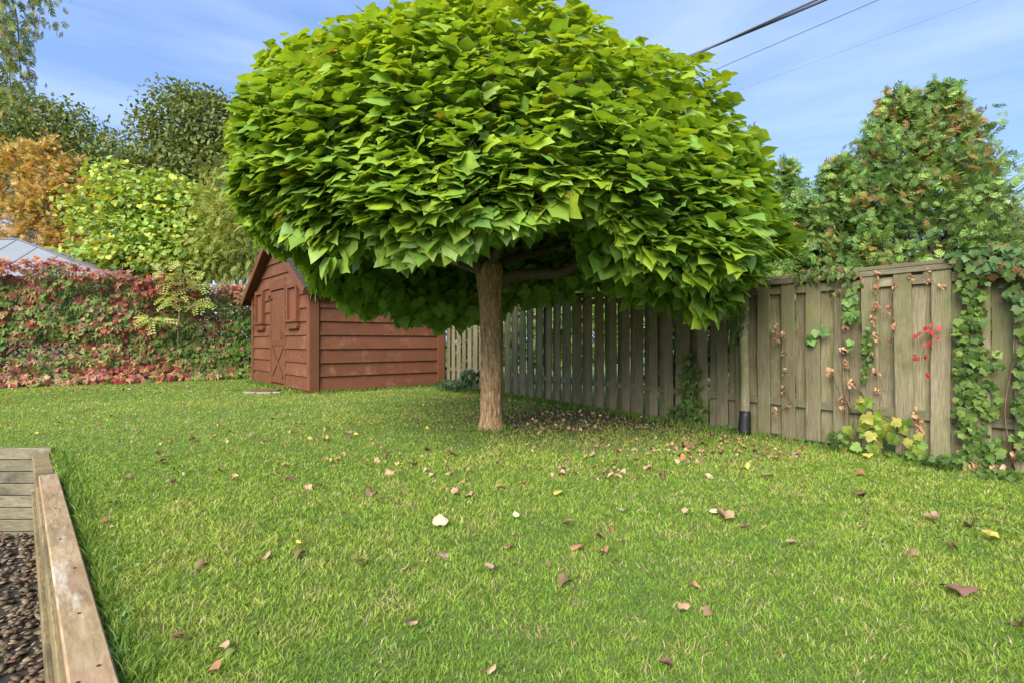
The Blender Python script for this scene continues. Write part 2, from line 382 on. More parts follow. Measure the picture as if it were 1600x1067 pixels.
# sunken corner bounded by timber walls: side wall line direction WD through WC, lawn on the WN side
WD = unit(np.array([-770.0, 860.0])); WN = np.array([WD[1], -WD[0]]); WC = gp(178, 1060, 0.05)[:2]   # outer (lawn) edge of the cap
BACK = 5.7
def lawn_ok(x, y):
    n = (x - WC[0]) * WN[0] + (y - WC[1]) * WN[1]
    return (n > 0.0) | (y > BACK + 0.06)
wcorner = WC + WD * ((BACK - WC[1]) / WD[1])
wnear = WC - WD * 4.0
S = 900.0
gpoly = [(-S, BACK + .05), (wcorner[0], BACK + .05), (wcorner[0], BACK), (wnear[0], wnear[1]), (wnear[0], -S), (S, -S), (S, S), (-S, S)]
def groundmat():
    m, t, p, o = newmat('lawn_soil')
    g = nd(t, 'ShaderNodeNewGeometry')
    n = nd(t, 'ShaderNodeTexNoise', Scale=1.1, Detail=5.0, Roughness=0.6); n2 = nd(t, 'ShaderNodeTexNoise', Scale=38.0, Detail=6.0, Roughness=0.7)
    t.links.new(g.outputs['Position'], n.inputs['Vector']); t.links.new(g.outputs['Position'], n2.inputs['Vector'])
    a = ramp(t, [(0.3, (0.085, 0.125, 0.022)), (0.5, (0.12, 0.175, 0.03)), (0.75, (0.17, 0.21, 0.045))]); t.links.new(n2.outputs['Fac'], a.inputs[0])
    b = ramp(t, [(0.35, (0.035, 0.024, 0.014)), (0.65, (0.105, 0.072, 0.045))]); t.links.new(n2.outputs['Fac'], b.inputs[0])
    # bare earth under the catalpa and along the fence
    s = nd(t, 'ShaderNodeSeparateXYZ'); t.links.new(g.outputs['Position'], s.inputs[0])
    d = nd(t, 'ShaderNodeVectorMath', operation='DISTANCE'); d.inputs[1].default_value = (0.9, 8.2, 0); t.links.new(g.outputs['Position'], d.inputs[0])
    mr = nd(t, 'ShaderNodeMapRange'); mr.inputs['From Min'].default_value = 0.9; mr.inputs['From Max'].default_value = 2.6; mr.inputs['To Min'].default_value = 1.0; mr.inputs['To Max'].default_value = 0.0
    t.links.new(d.outputs['Value'], mr.inputs['Value'])
    ad = nd(t, 'ShaderNodeMath', operation='MULTIPLY_ADD'); t.links.new(n.outputs['Fac'], ad.inputs[0]); ad.inputs[1].default_value = 1.2; ad.inputs[2].default_value = -0.55
    a2 = nd(t, 'ShaderNodeMath', operation='ADD', use_clamp=True); t.links.new(ad.outputs[0], a2.inputs[0]); t.links.new(mr.outputs[0], a2.inputs[1])
    c = mixrgb(t, a.outputs[0], b.outputs[0], a2.outputs[0]); t.links.new(c, p.inputs['Base Color']); p.inputs['Roughness'].default_value = 1.0
    bp = nd(t, 'ShaderNodeBump', Strength=0.6, Distance=0.02); t.links.new(n2.outputs['Fac'], bp.inputs['Height']); t.links.new(bp.outputs[0], p.inputs['Normal'])
    return m
tag(place('ground', [(x, y, 0.0) for x, y in gpoly], [tuple(range(len(gpoly)))], groundmat()), kind='structure')
# floor of the sunken corner
GZ = -0.85
tag(place('gravel_bed', [(-60, BACK + .02, GZ), (wcorner[0] + .02, BACK + .02, GZ), (wnear[0] + .02, wnear[1], GZ), (wnear[0], -30, GZ), (-60, -30, GZ)], [(0, 4, 3, 2, 1)],
          plain('dark_earth', (0.03, 0.023, 0.016), 0.9, 40, 0.4)), kind='structure')

# ------------------------------------------------------------------ gravel
def pebbles():
    ico = bmesh.new(); bmesh.ops.create_icosphere(ico, subdivisions=1, radius=1.0); bmesh.ops.triangulate(ico, faces=list(ico.faces))
    bv = np.array([v.co[:] for v in ico.verts]); bf = np.array([[v.index for v in f.verts] for f in ico.faces]); ico.free()
    N = 8000; P = []
    while len(P) < N:
        y = rng.uniform(1.2, BACK - .02); x = rng.uniform(-7.6, wcorner[0] + 5)
        n = (x - WC[0]) * WN[0] + (y - WC[1]) * WN[1]
        if n < -0.10 and n > -2.6: P.append((x, y, GZ + rng.uniform(0.0, .035)))
    P = np.array(P); sz = rng.uniform(.014, .036, (N, 1, 1)) * rng.uniform([.8, .6, .2], [1.5, 1.1, .45], (N, 3))[:, None, :]
    ang = rng.uniform(0, 2 * math.pi, (N, 1)); tl = rng.uniform(-.5, .5, (N, 1))
    V = bv[None] * sz * rng.uniform(.72, 1.2, (N, len(bv), 1))
    z = V[..., 2] * np.cos(tl) + V[..., 0] * np.sin(tl); x0 = V[..., 0] * np.cos(tl) - V[..., 2] * np.sin(tl)
    x = x0 * np.cos(ang) - V[..., 1] * np.sin(ang); y = x0 * np.sin(ang) + V[..., 1] * np.cos(ang)
    W = np.stack([x, y, z], -1) + P[:, None]
    F_ = (bf[None] + (np.arange(N) * len(bv))[:, None, None]).reshape(-1, 3)
    col = np.repeat(pick([(.12, .088, .05, 5), (.18, .135, .08, 3), (.08, .06, .038, 5), (.17, .09, .055, 1.2), (.24, .20, .14, .6)], N, .25), len(bv), 0)
    m = leafmat('pebble', 0.0, 0.6, var=0.3)
    tag(place('gravel', W.reshape(-1, 3), F_, m, None, col), 'brown pebble gravel in the sunken corner beside the timber wall', 'gravel', kind='stuff')
pebbles()

# ------------------------------------------------------------------ timber retaining wall
def retaining():
    t = thing('retaining_wall', 'low timber retaining wall with pale worn cap board at the lawn edge', 'retaining wall', (wcorner[0], BACK, 0))
    hb = .124
    # back wall, seven boards facing the camera
    for k in range(8):
        z1 = .05 - k * hb; b = MB(); xr = wcorner[0] + (.01 if k else .03)
        
        b.box(-9.5, xr, BACK - rng.uniform(.0, .014), BACK + .05, z1 - hb + .007, z1)
        o = b.build('timber', M_TIMB, t, .006); 
    # earth behind the boards
    # side wall: stacked timbers below a cap board, frame M: x along wall (towards far), y towards the lawn, z up
    ang = math.atan2(WD[1], WD[0])
    far = BACK - .05; sfar = (far - WC[1]) / WD[1]
    M = Matrix.Translation((WC[0], WC[1], 0)) @ Matrix.Rotation(ang, 4, 'Z')
    # local +y is left of WD; the lawn is on WN -> local -y
    s_cap_far = (gp(88, 738, .05)[1] - WC[1]) / WD[1]
    for k in range(8):
        z1 = .012 - k * hb
        if z1 - hb < GZ - .12: break
        b = MB(); j = rng.uniform(0, .012)
        b.box(-4.0, sfar, .0, .105 + (.022 if k in (0, 3) else 0) + j, z1 - hb + .006, z1); b.build('timber', M_TIMB2, t, .006, frame=M)
    b = MB(); b.box(-3.9, s_cap_far, -.012, .112, .016, .054); cap = b.build('cap_board', M_CAP, t, .006, frame=M)
    for s_, y_ in ((.05, .09), (.12, .03), (.62, .05), (1.2, .03), (1.75, .06), (2.5, .05)):
        b = MB(); p = M @ Vector((s_, y_, .0545)); b.tube([p, p + Vector((0, 0, .003))], .006, 8); b.build('nail', M_NAIL, cap)
    return t
M_TIMB2 = woodmat('treated_side_timber', [(0.11, 0.085, 0.045), (0.22, 0.17, 0.08), (0.32, 0.26, 0.13)], 0, algae=(0.08, 0.065, 0.04, 0.8), tone=0.25)
M_NAIL = plain('rusty_nail', (0.05, 0.035, 0.03), 0.6)
retaining()

# ------------------------------------------------------------------ wooden fence on the right
def boardmesh(wd, h, th, seed, mat):
    r = random.Random(seed); b = MB(); n = 7; V = []
    for i in range(n):
        z = h * i / (n - 1); dx = r.uniform(-.004, .004); e = r.uniform(-.003, .003)
        V += [(-wd / 2 + dx, -th / 2, z), (wd / 2 + dx + e, -th / 2, z), (wd / 2 + dx + e, th / 2, z), (-wd / 2 + dx, th / 2, z)]
    V[-1] = (V[-1][0], V[-1][1], V[-1][2] + r.uniform(-.01, .01))
    fs = [(3, 2, 1, 0), (4 * n - 4, 4 * n - 3, 4 * n - 2, 4 * n - 1)]
    for i in range(n - 1):
        for j in range(4): k = (j + 1) % 4; fs.append((4 * i + j, 4 * i + k, 4 * i + 4 + k, 4 * i + 4 + j))
    bm = bmesh.new(); vs = [bm.verts.new(v) for v in V]
    for f in fs: bm.faces.new([vs[i] for i in f])
    bmesh.ops.bevel(bm, geom=list(bm.edges), offset=.0025, segments=1, affect='EDGES')
    me = bpy.data.meshes.new('slat'); bm.to_mesh(me); bm.free(); me.materials.append(mat); return me
def fence():
    ang = math.atan2(FD[1], FD[0]); root = thing('wooden_fence', 'weathered grey green board on board fence behind the umbrella tree', 'fence', (*FP0, 0), ang)
    Mi = origin(root).inverted()
    vf = [boardmesh(.15, 1.0, .019, i, M_FENCE) for i in range(5)]
    def top(s):                                        # the fence climbs a little behind the tree
        return 1.86 + .10 * min(max((s - 2.0) / 3.0, 0), 1)
    s = -3.4; k = 0
    while s < 15.8:
        for side in (0, 1):
            off = .032 if side == 0 else -.032; ss = s + (.15 if side else 0) + rng.uniform(-.008, .008)
            z0 = rng.uniform(.0, .05); h = top(ss) - z0 - (0.0 if side == 0 else .0) + rng.uniform(-.006, .006)
            if side == 1 and 0.0 < s < .3: z0 = .42; h -= .42
            wd = (1.0 + rng.uniform(-.05, .06)) * (1.03 if side == 0 else 1.28)
            o = bpy.data.objects.new('slat', vf[int(rng.integers(0, 5))]); COL.objects.link(o); o.parent = root
            o.matrix_basis = Mi @ Matrix.Translation(Vector(fpt(ss, off + rng.uniform(-.003, .003), z0))) @ Matrix.Rotation(ang, 4, 'Z') @ Matrix.Rotation(rng.normal(0, .006), 4, 'Y') @ Matrix.Rotation(rng.normal(0, .02), 4, 'Z') @ Matrix.Diagonal((wd, 1, h, 1))
        s += .30; k += 1
    def run(name, z_0, z_1, o0, o1, mat, follow):
        a = -3.5
        while a < 15.8:
            bb = a + 2.4; b = MB(); M = Matrix.Translation(Vector((FP0[0], FP0[1], 0))) @ Matrix.Rotation(ang, 4, 'Z')
            # in the frame: x along FD, y to the left of FD
            sg = 1 if np.dot(np.array([-FD[1], FD[0]]), FN) > 0 else -1
            y0, y1 = sorted((o0 * sg, o1 * sg)); za = top(a + .01) - 1.86 if follow else 0; zb = top(bb) - 1.86 if follow else 0
            V = np.array([[x, y, z] for (x, dz) in ((a + .003, za), (bb - .003, zb)) for y in (y0, y1) for z in (z_0 + dz, z_1 + dz)])
            V = V @ np.array(M)[:3, :3].T + np.array(M)[:3, 3]
            b.add(V, [(0, 1, 3, 2), (4, 6, 7, 5), (0, 4, 5, 1), (2, 3, 7, 6), (0, 2, 6, 4), (1, 5, 7, 3)])
            b.build(name, mat, root, .003); a = bb
    run('rail', 1.70, 1.79, -.019, .019, M_RAIL, True); run('rail', .40, .49, -.019, .019, M_RAIL, False)
    run('cap_rail', 1.872, 1.91, -.052, .056, M_RAIL, True)
    run('trim_board', 1.815, 1.868, .0435, .058, M_RAIL, True)
    for s in np.arange(-3.5, 15.8, 2.4):
        b = MB(); p = fpt(s, -.10, -.1); b.box(-.045, .045, -.045, .045, 0, 1.93, Matrix.Translation(Vector(p)) @ Matrix.Rotation(ang, 4, 'Z')); b.build('post', M_RAIL, root, .004)
    return root
fence()

# the round post with a black sleeve standing before the fence
def roundpost():
    p = fp(1163, 682, .13); p[2] = 0
    t = thing('round_post', 'leaning round wooden post with black sleeve at its foot, against the fence', 'post', tuple(p))
    b = MB(); z = np.linspace(0, 1.72, 9); b.tube([(p[0] + .012 * math.sin(3 * q), p[1], q) for q in z], np.linspace(.058, .05, 9), 14, .05); b.build('pole', M_FENCE, t, smooth=True)
    b = MB(); z = np.linspace(-.01, .30, 6); b.tube([(p[0] + .012 * math.sin(3 * q), p[1], q) for q in z], [.078, .074, .072, .07, .069, .064], 14, .05); b.build('sleeve', plain('black_rubber', (.012, .012, .013), .5, 20), t, smooth=True)
roundpost()

# ------------------------------------------------------------------ shed
SH0 = np.array([-4.44, 12.2]); SHA = math.atan2(860, 1042)
def shed():
    t = thing('garden_shed', 'reddish brown clapboard garden shed with gable front door', 'shed', (*SH0, 0), SHA)
    LX, LY, EV, PK = 3.38, 4.6, 2.45, 3.85; H = .308
    core = MB()
    core.prism([(.03, .0), (LY - .03, .0), (LY - .03, EV - .03), (LY / 2, PK - .1), (.03, EV - .03)], .03, LX - .03, 0)
    core.build('wall', M_SHEDV, t, local=True)
    wall_s = MB().box(.02, LX - .02, -.004, .028, .0, EV - .01).build('wall', M_SHED, t, local=True)
    def clap(x0, x1, z0, z1, parent, frontwall=False, poly=None):
        """bevelled board: thick at the bottom edge. side wall: plane y=0 outward -y; front wall: plane x=0 outward -x"""
        a0, a1 = .058, .014
        b = MB()
        if frontwall:
            y0, y1 = x0, x1
            if poly is None: poly = [(y0, z0), (y1, z0), (y1, z1), (y0, z1)]
            V = []
            for (y, z) in poly:
                q = (z - z0) / max(z1 - z0, 1e-3); V.append((-(a0 * (1 - q) + a1 * q), y, z))
            for (y, z) in poly: V.append((0.028, y, z))
            n = len(poly)
            b.add(V, [tuple(range(n)), tuple(range(2 * n - 1, n - 1, -1))] + [(i, n + i, n + (i + 1) % n, (i + 1) % n) for i in range(n)])
        else:
            V = [(x0, -a0, z0), (x1, -a0, z0), (x1, -a1, z1), (x0, -a1, z1), (x0, -.005, z0), (x1, -.005, z0), (x1, -.005, z1), (x0, -.005, z1)]
            b.add(V, [(0, 1, 2, 3), (7, 6, 5, 4), (0, 4, 5, 1), (1, 5, 6, 2), (2, 6, 7, 3), (3, 7, 4, 0)])
        return b.build('clapboard', M_SHED, parent, local=True)
    z = .06
    k = 0
    while z < EV - .03:
        z1 = min(z + H + .006, EV - .01); dz = rng.uniform(-.006, .006)
        clap(.10, LX - .12, z + dz, z1, wall_s); z += H; k += 1
    MB().box(.0, LX, -.012, .028, -.02, .05).build('skirt_board', M_SHED, t, .004, local=True)
    MB().box(-.012, .028, .0, LY, -.02, .05).build('skirt_board', M_SHEDV, t, .004, local=True)
    # corner boards
    MB().box(-.062, .135, -.085, -.044, -.03, EV + .02).build('corner_board', M_SHEDV, t, .004, local=True)
    MB().box(-.085, -.0625, -.085, .10, .06, EV - .02).build('corner_board', M_SHEDV, t, .004, local=True)
    MB().box(LX - .16, LX + .05, -.075, -.044, -.01, EV).build('corner_board', M_SHEDV, t, .004, local=True)
    MB().box(-.078, -.044, LY - .11, LY + .03, .0, EV - .02).build('corner_board', M_SHEDV, t, .004, local=True)
    # front wall
    wf = MB().prism([(.005, .0), (LY - .005, .0), (LY - .005, EV - .02), (LY / 2, PK - .08), (.005, EV - .02)], -.002, .029, 0).build('wall', M_SHEDV, t, local=True)
    D0, D1, DT = 1.68, 2.92, 2.72
    def slope(y): return EV - .02 + (PK - EV) * (1 - abs(y - LY / 2) / (LY / 2))
    z = .06
    while z < PK - .25:
        z1 = z + H + .006
        spans = [(.11, D0 - .0), (D1, LY - .12)] if z < DT - .2 else [(.03, LY - .03)]
        for (a, b_) in spans:
            if slope(a) >= z1 and slope(b_) >= z1: clap(a, b_, z, z1, wf, True)
            else:
                hw = LY / 2 * (1 - (z - (EV - .02)) / (PK - EV)); hw1 = LY / 2 * (1 - (z1 - (EV - .02)) / (PK - EV))
                a0 = max(a, LY / 2 - hw); b0 = min(b_, LY / 2 + hw); a1 = max(a, LY / 2 - hw1); b1 = min(b_, LY / 2 + hw1)
                poly = [(a0, z), (b0, z)]
                if slope(b_) > z and slope(b_) < z1: poly += [(b_, slope(b_))] if b_ > LY / 2 else []
                poly += [(b1, z1), (a1, z1)]
                if slope(a) > z and slope(a) < z1: poly += [(a, slope(a))] if a < LY / 2 else []
                q = []
                for p in poly:
                    if not q or abs(p[0] - q[-1][0]) + abs(p[1] - q[-1][1]) > 1e-4: q.append(p)
                if len(q) > 2 and b0 - a0 > .05: clap(a, b_, z, z1, wf, True, q)
        z += H
    # door
    d = MB().box(-.038, .0, D0 + .07, D1 - .07, .10, 2.42).build('door', M_SHEDV, t, .003, local=True)
    for a in np.arange(D0 + .07, D1 - .2, .138):
        MB().box(-.046, -.0385, a + .004, a + .134, .12, 2.41).build('board', M_SHEDV, d, .002, local=True)
    MB().box(-.06, -.0, D0, D0 + .065, .03, DT).build('door_frame', M_SHEDV, t, .003, local=True)
    MB().box(-.06, -.0, D1 - .065, D1, .03, DT).build('door_frame', M_SHEDV, t, .003, local=True)
    MB().box(-.055, -.0, D0 + .066, D1 - .066, 2.46, DT - .01).build('door_header', M_SHEDV, t, .003, local=True)
    for zz in (.12, 1.05): MB().box(-.062, -.0465, D0 + .075, D1 - .075, zz, zz + .13).build('batten', M_SHEDV, d, .003, local=True)
    for sg in (1, -1):
        yc, zc, Ln = (D0 + D1) / 2, .645, 1.22; aa = sg * math.atan2(.80, .95)
        Mx = Matrix.Translation((-.063 - .004 * sg, yc, zc)) @ Matrix.Rotation(aa, 4, 'X')
        MB().box(-.008, .008, -Ln / 2, Ln / 2, -.045, .045, Mx).build('brace', M_SHEDV, d, .002, local=True)
    MB().box(-.085, -.047, D0 + .16, D0 + .20, 1.22, 1.36).box(-.085, -.047, D0 + .3, D0 + .33, 1.20, 1.40).build('latch', M_SHEDV, d, .003, local=True)
    MB().box(-.10, -.062, D1 - .06, D1 - .0, 2.28, 2.34).box(-.075, -.062, D1 - .22, D1 + .04, 2.22, 2.26).build('hinge', plain('dark_iron', (.03, .025, .02), .6), d, .003, local=True)
    # windows: deep frames with inset panels and double sills
    for (y0, y1) in ((.66, 1.40), (3.38, 4.12)):
        fr = MB()
        fr.box(-.125, .0, y0, y0 + .10, 1.66, 2.5); fr.box(-.125, .0, y1 - .10, y1, 1.66, 2.5); fr.box(-.125, .0, y0 + .101, y1 - .101, 2.41, 2.5)
        wdw = fr.build('window', M_SHEDV, t, local=True)
        MB().box(-.066, -.001, y0 + .102, y1 - .102, 1.665, 2.408).build('panel', M_SHEDIN, wdw, local=True)
        MB().box(-.17, -.0, y0 - .05, y1 + .05, 1.60, 1.657).build('sill', M_SHEDV, wdw, .004, local=True)
        MB().box(-.12, -.0, y0 - .02, y1 + .02, 1.48, 1.595).build('flower_ledge', M_SHEDV, wdw, .004, local=True)
        MB().box(-.135, -.0, y0 + .0, y1 - .0, 1.44, 1.477).build('flower_ledge', M_SHEDV, wdw, .004, local=True)
    # roof: two slabs with shingle courses, rake boards and eave boards
    sl = math.atan2(PK - EV, LY / 2); run_ = LY / 2 + .32; ln = run_ / math.cos(sl)
    for sg in (-1, 1):
        # frame: origin at ridge, x along ridge, y down the slope
        Mr = Matrix.Translation((0, LY / 2, PK + .03)) @ Matrix.Rotation(R(0), 4, 'Z')
        def P(x, d_, h): return (x, LY / 2 + sg * (d_ * math.cos(sl) - 0 * h) + sg * h * math.sin(sl), PK + .03 - d_ * math.sin(sl) + h * math.cos(sl))
        def slab(nm, x0, x1, d0, d1, h0, h1, h2, mat, parent):
            V = [P(x0, d0, h0), P(x1, d0, h0), P(x1, d1, h0), P(x0, d1, h0), P(x0, d0, h1), P(x1, d0, h1), P(x1, d1, h2), P(x0, d1, h2)]
            fs = [(3, 2, 1, 0), (4, 5, 6, 7), (0, 1, 5, 4), (1, 2, 6, 5), (2, 3, 7, 6), (3, 0, 4, 7)]
            if sg > 0: fs = [f[::-1] for f in fs]
            return MB().add(V, fs).build(nm, mat, parent, local=True)
        rf = slab('roof', -.25, LX + .2, .0, ln, -.03, .02, .02, M_SHEDV, t)
        nC = 14
        for i in range(nC):
            d0 = ln * i / nC; slab('shingle_course', -.27, LX + .22, d0, d0 + ln / nC + .02, .021, .024, .034, M_SHING, rf)
        slab('rake_board', -.29, -.252, .0, ln + .02, -.14, .018, .018, M_SHEDV, t)
        slab('rake_board', LX + .202, LX + .235, .0, ln + .02, -.14, .018, .018, M_SHEDV, t)
        slab('fascia', -.248, LX + .198, ln + .001, ln + .03, -.13, .012, .012, M_SHED, t)
    return t
M_SHEDIN = woodmat('brown_shed_panel', [(0.165, 0.06, 0.035), (0.20, 0.074, 0.042), (0.235, 0.09, 0.055)], 2, rough=0.6, bump=0.2, tone=0.1)
M_SHING = plain('dark_shingle', (.05, .042, .038), .95, 30, .4, .6)
shed()
# step and slab at the shed door
def step():
    p = gp(417, 611)
    t = thing('door_step', 'rust brown board resting on pale flat stones before the shed door', 'step', tuple(p))
    MB().box(-.30, .30, -.16, .12, .032, .06).build('board', M_SHEDV, t, .01, local=True)
    for dx, dy, s_ in ((-.28, -.22, .17), (.05, -.26, .2), (.3, -.2, .14)):
        b = MB(); a = np.linspace(0, 2 * math.pi, 9, endpoint=False); rr = s_ * rng.uniform(.8, 1.15, 9)
        b.prism([(dx + r_ * math.cos(q), dy + .7 * r_ * math.sin(q)) for r_, q in zip(rr, a)], .0, .031, 2); b.build('stone', plain('pale_stone', (.30, .28, .25), .9, 20), t, .01, local=True)
step()

# ------------------------------------------------------------------ neighbour's grey roofed outbuilding beyond the hedge
def outbuilding():
    Rr = np.array([-17.5, 19.5, 4.75]); y0, y1, x1, x0, ze = 17.3, 21.7, -12.6, -27.0, 3.2
    t = thing('outbuilding', 'neighbouring building with grey hipped metal roof behind the red creeper', 'building', (-19, 19.5, 0))
    MB().box(x0 + .3, x1 - .3, y0 + .3, y1 - .3, -.02, ze).build('wall', plain('brown_wall', (.12, .10, .08), .9), t)
    roof = MB().add([(x0, y0, ze), (x1, y0, ze), (x1, y1, ze), (x0, y1, ze), (x0, 19.5, 4.75), tuple(Rr)], [(0, 1, 5, 4), (1, 2, 5), (2, 3, 4, 5), (0, 4, 3), (3, 2, 1, 0)]).build('roof', M_GREY, t)
    n = np.cross(np.array([1.0, 0, 0]), Rr - np.array([Rr[0], y0, ze])); n = unit(n)
    if n[2] < 0: n = -n
    for x in np.arange(x0 + .3, x1, 1.15):
        hi = np.array([x, 19.5, 4.75]) if x <= Rr[0] else None
        if hi is None:
            q = (x1 - x) / (x1 - Rr[0]); hi = np.array([x, y0 + (19.5 - y0) * q, ze + (4.75 - ze) * q])
        lo = np.array([x, y0, ze]); b = MB(); b.tube([lo + n * .01, hi + n * .01], .018, 4); b.build('seam', M_GREY, roof)
    b = MB(); b.tube([Rr + n * .01, np.array([x1, y0, ze]) + n * .01], .04, 6); b.tube([Rr + n * .01, np.array([x0, 19.5, 4.76])], .04, 6); b.build('ridge_cap', M_DGREY, roof)
M_GREY = plain('grey_roof_metal', (.20, .215, .24), .8, 1.2, .12, .05); M_DGREY = plain('dark_grey_metal', (.12, .125, .13), .5)
outbuilding()

# ------------------------------------------------------------------ overhead cables
def cable(p1, p2, z, rad, label, double=False, grp=None):
    D1 = F * (z - CH) / (HZ - p1[1]); D2 = F * (z - CH) / (HZ - p2[1])
    A = np.array([(p1[0] - 800) / F * D1, D1, z]); B = np.array([(p2[0] - 800) / F * D2, D2, z])
    d = unit(B - A); P0 = A - d * 22; P1 = B + d * 14; s = np.linspace(0, 1, 90); P = P0 + (P1 - P0) * s[:, None]
    t = thing('utility_cable', label, 'cable', tuple((A + B) / 2), 0, grp)
    if double:
        for ph, rr in ((0, rad), (math.pi, rad * .8)):
            Q = P.copy(); a = s * 26 + ph; side = np.array([d[1], -d[0], 0]); Q += np.cos(a)[:, None] * side * rad * 1.15; Q[:, 2] += np.sin(a) * rad * 1.15
            MB().tube(Q, rr, 6).build('strand', M_CABLE, t, smooth=True)
    else: MB().tube(P, rad, 6).build('strand', M_CABLE, t, smooth=True)
M_CABLE = plain('cable_sheath', (.10, .11, .13), .55, 10)
cable((1070, 91), (1280, 0), 8.0, .028, 'thick twisted black utility cable above the umbrella tree, uppermost left of three', True)
cable((1095, 118), (1370, 0), 7.2, .0065, 'thin grey wire running just below the thick twisted cable')
cable((1160, 138), (1530, 0), 6.9, .002, 'faintest hair thin wire high at the right of the other cables')

# ================================================================== UMBRELLA TREE
TB = np.array([-.275, 7.17]); TC = np.array([-.12, 7.12]); TOP = 5.0
AZ = np.array([0, 15, 30, 60, 100, 130, 160, 180, 200, 235, 252, 261, 268, 284, 290, 297, 315, 335, 360.])
RIM = np.array([1.80, 1.9, 2.0, 2.1, 1.60, 1.48, 1.80, 2.22, 2.34, 2.04, 1.90, 1.90, 2.05, 2.35, 2.20, 1.80, 1.42, 1.6, 1.80])
def rimz(a): return np.interp(np.degrees(a) % 360, AZ, RIM)
def midz(a):
    d = np.degrees(a) % 360; return np.maximum(np.interp(d, [0, 45, 90, 180, 225, 270, 315, 360], [2.2, 2.5, 2.7, 2.95, 2.75, 2.45, 2.1, 2.2]), rimz(a) + .25)
def radz(a):
    d = np.degrees(a) % 360; return np.interp(d, [0, 45, 90, 135, 180, 225, 270, 315, 360], [3.16, 3.05, 3.0, 3.05, 3.10, 3.10, 2.95, 3.12, 3.16])
def shell(a, t, inset=0.0):
    """t 0 apex .. 1 rim. returns point and outward normal"""
    tw = .70; zc = midz(a); rm = rimz(a); RR = radz(a) - inset
    th = np.clip(t / tw, 0, 1) * math.pi / 2; pw = 1.0 + .40 * np.clip(np.cos(a - R(-10)), 0, 1) - .03 * np.clip(-np.cos(a), 0, 1); q = np.clip((t - tw) / (1 - tw), 0, 1)
    r = np.where(t < tw, RR * np.sin(th) ** pw, RR * (1 - .13 * q ** 2)); z = np.where(t < tw, zc + (TOP - inset - zc) * np.cos(th) ** .95, zc + (rm - zc) * q)
    x = TC[0] + r * np.cos(a); y = TC[1] + r * np.sin(a)
    nr = np.where(t < tw, np.sin(th), 1.0); nzz = np.where(t < tw, np.cos(th) * 1.1, -.15 * q)
    n = unit(np.stack([nr * np.cos(a), nr * np.sin(a), nzz], -1)); return np.stack([x, y, z], -1), n
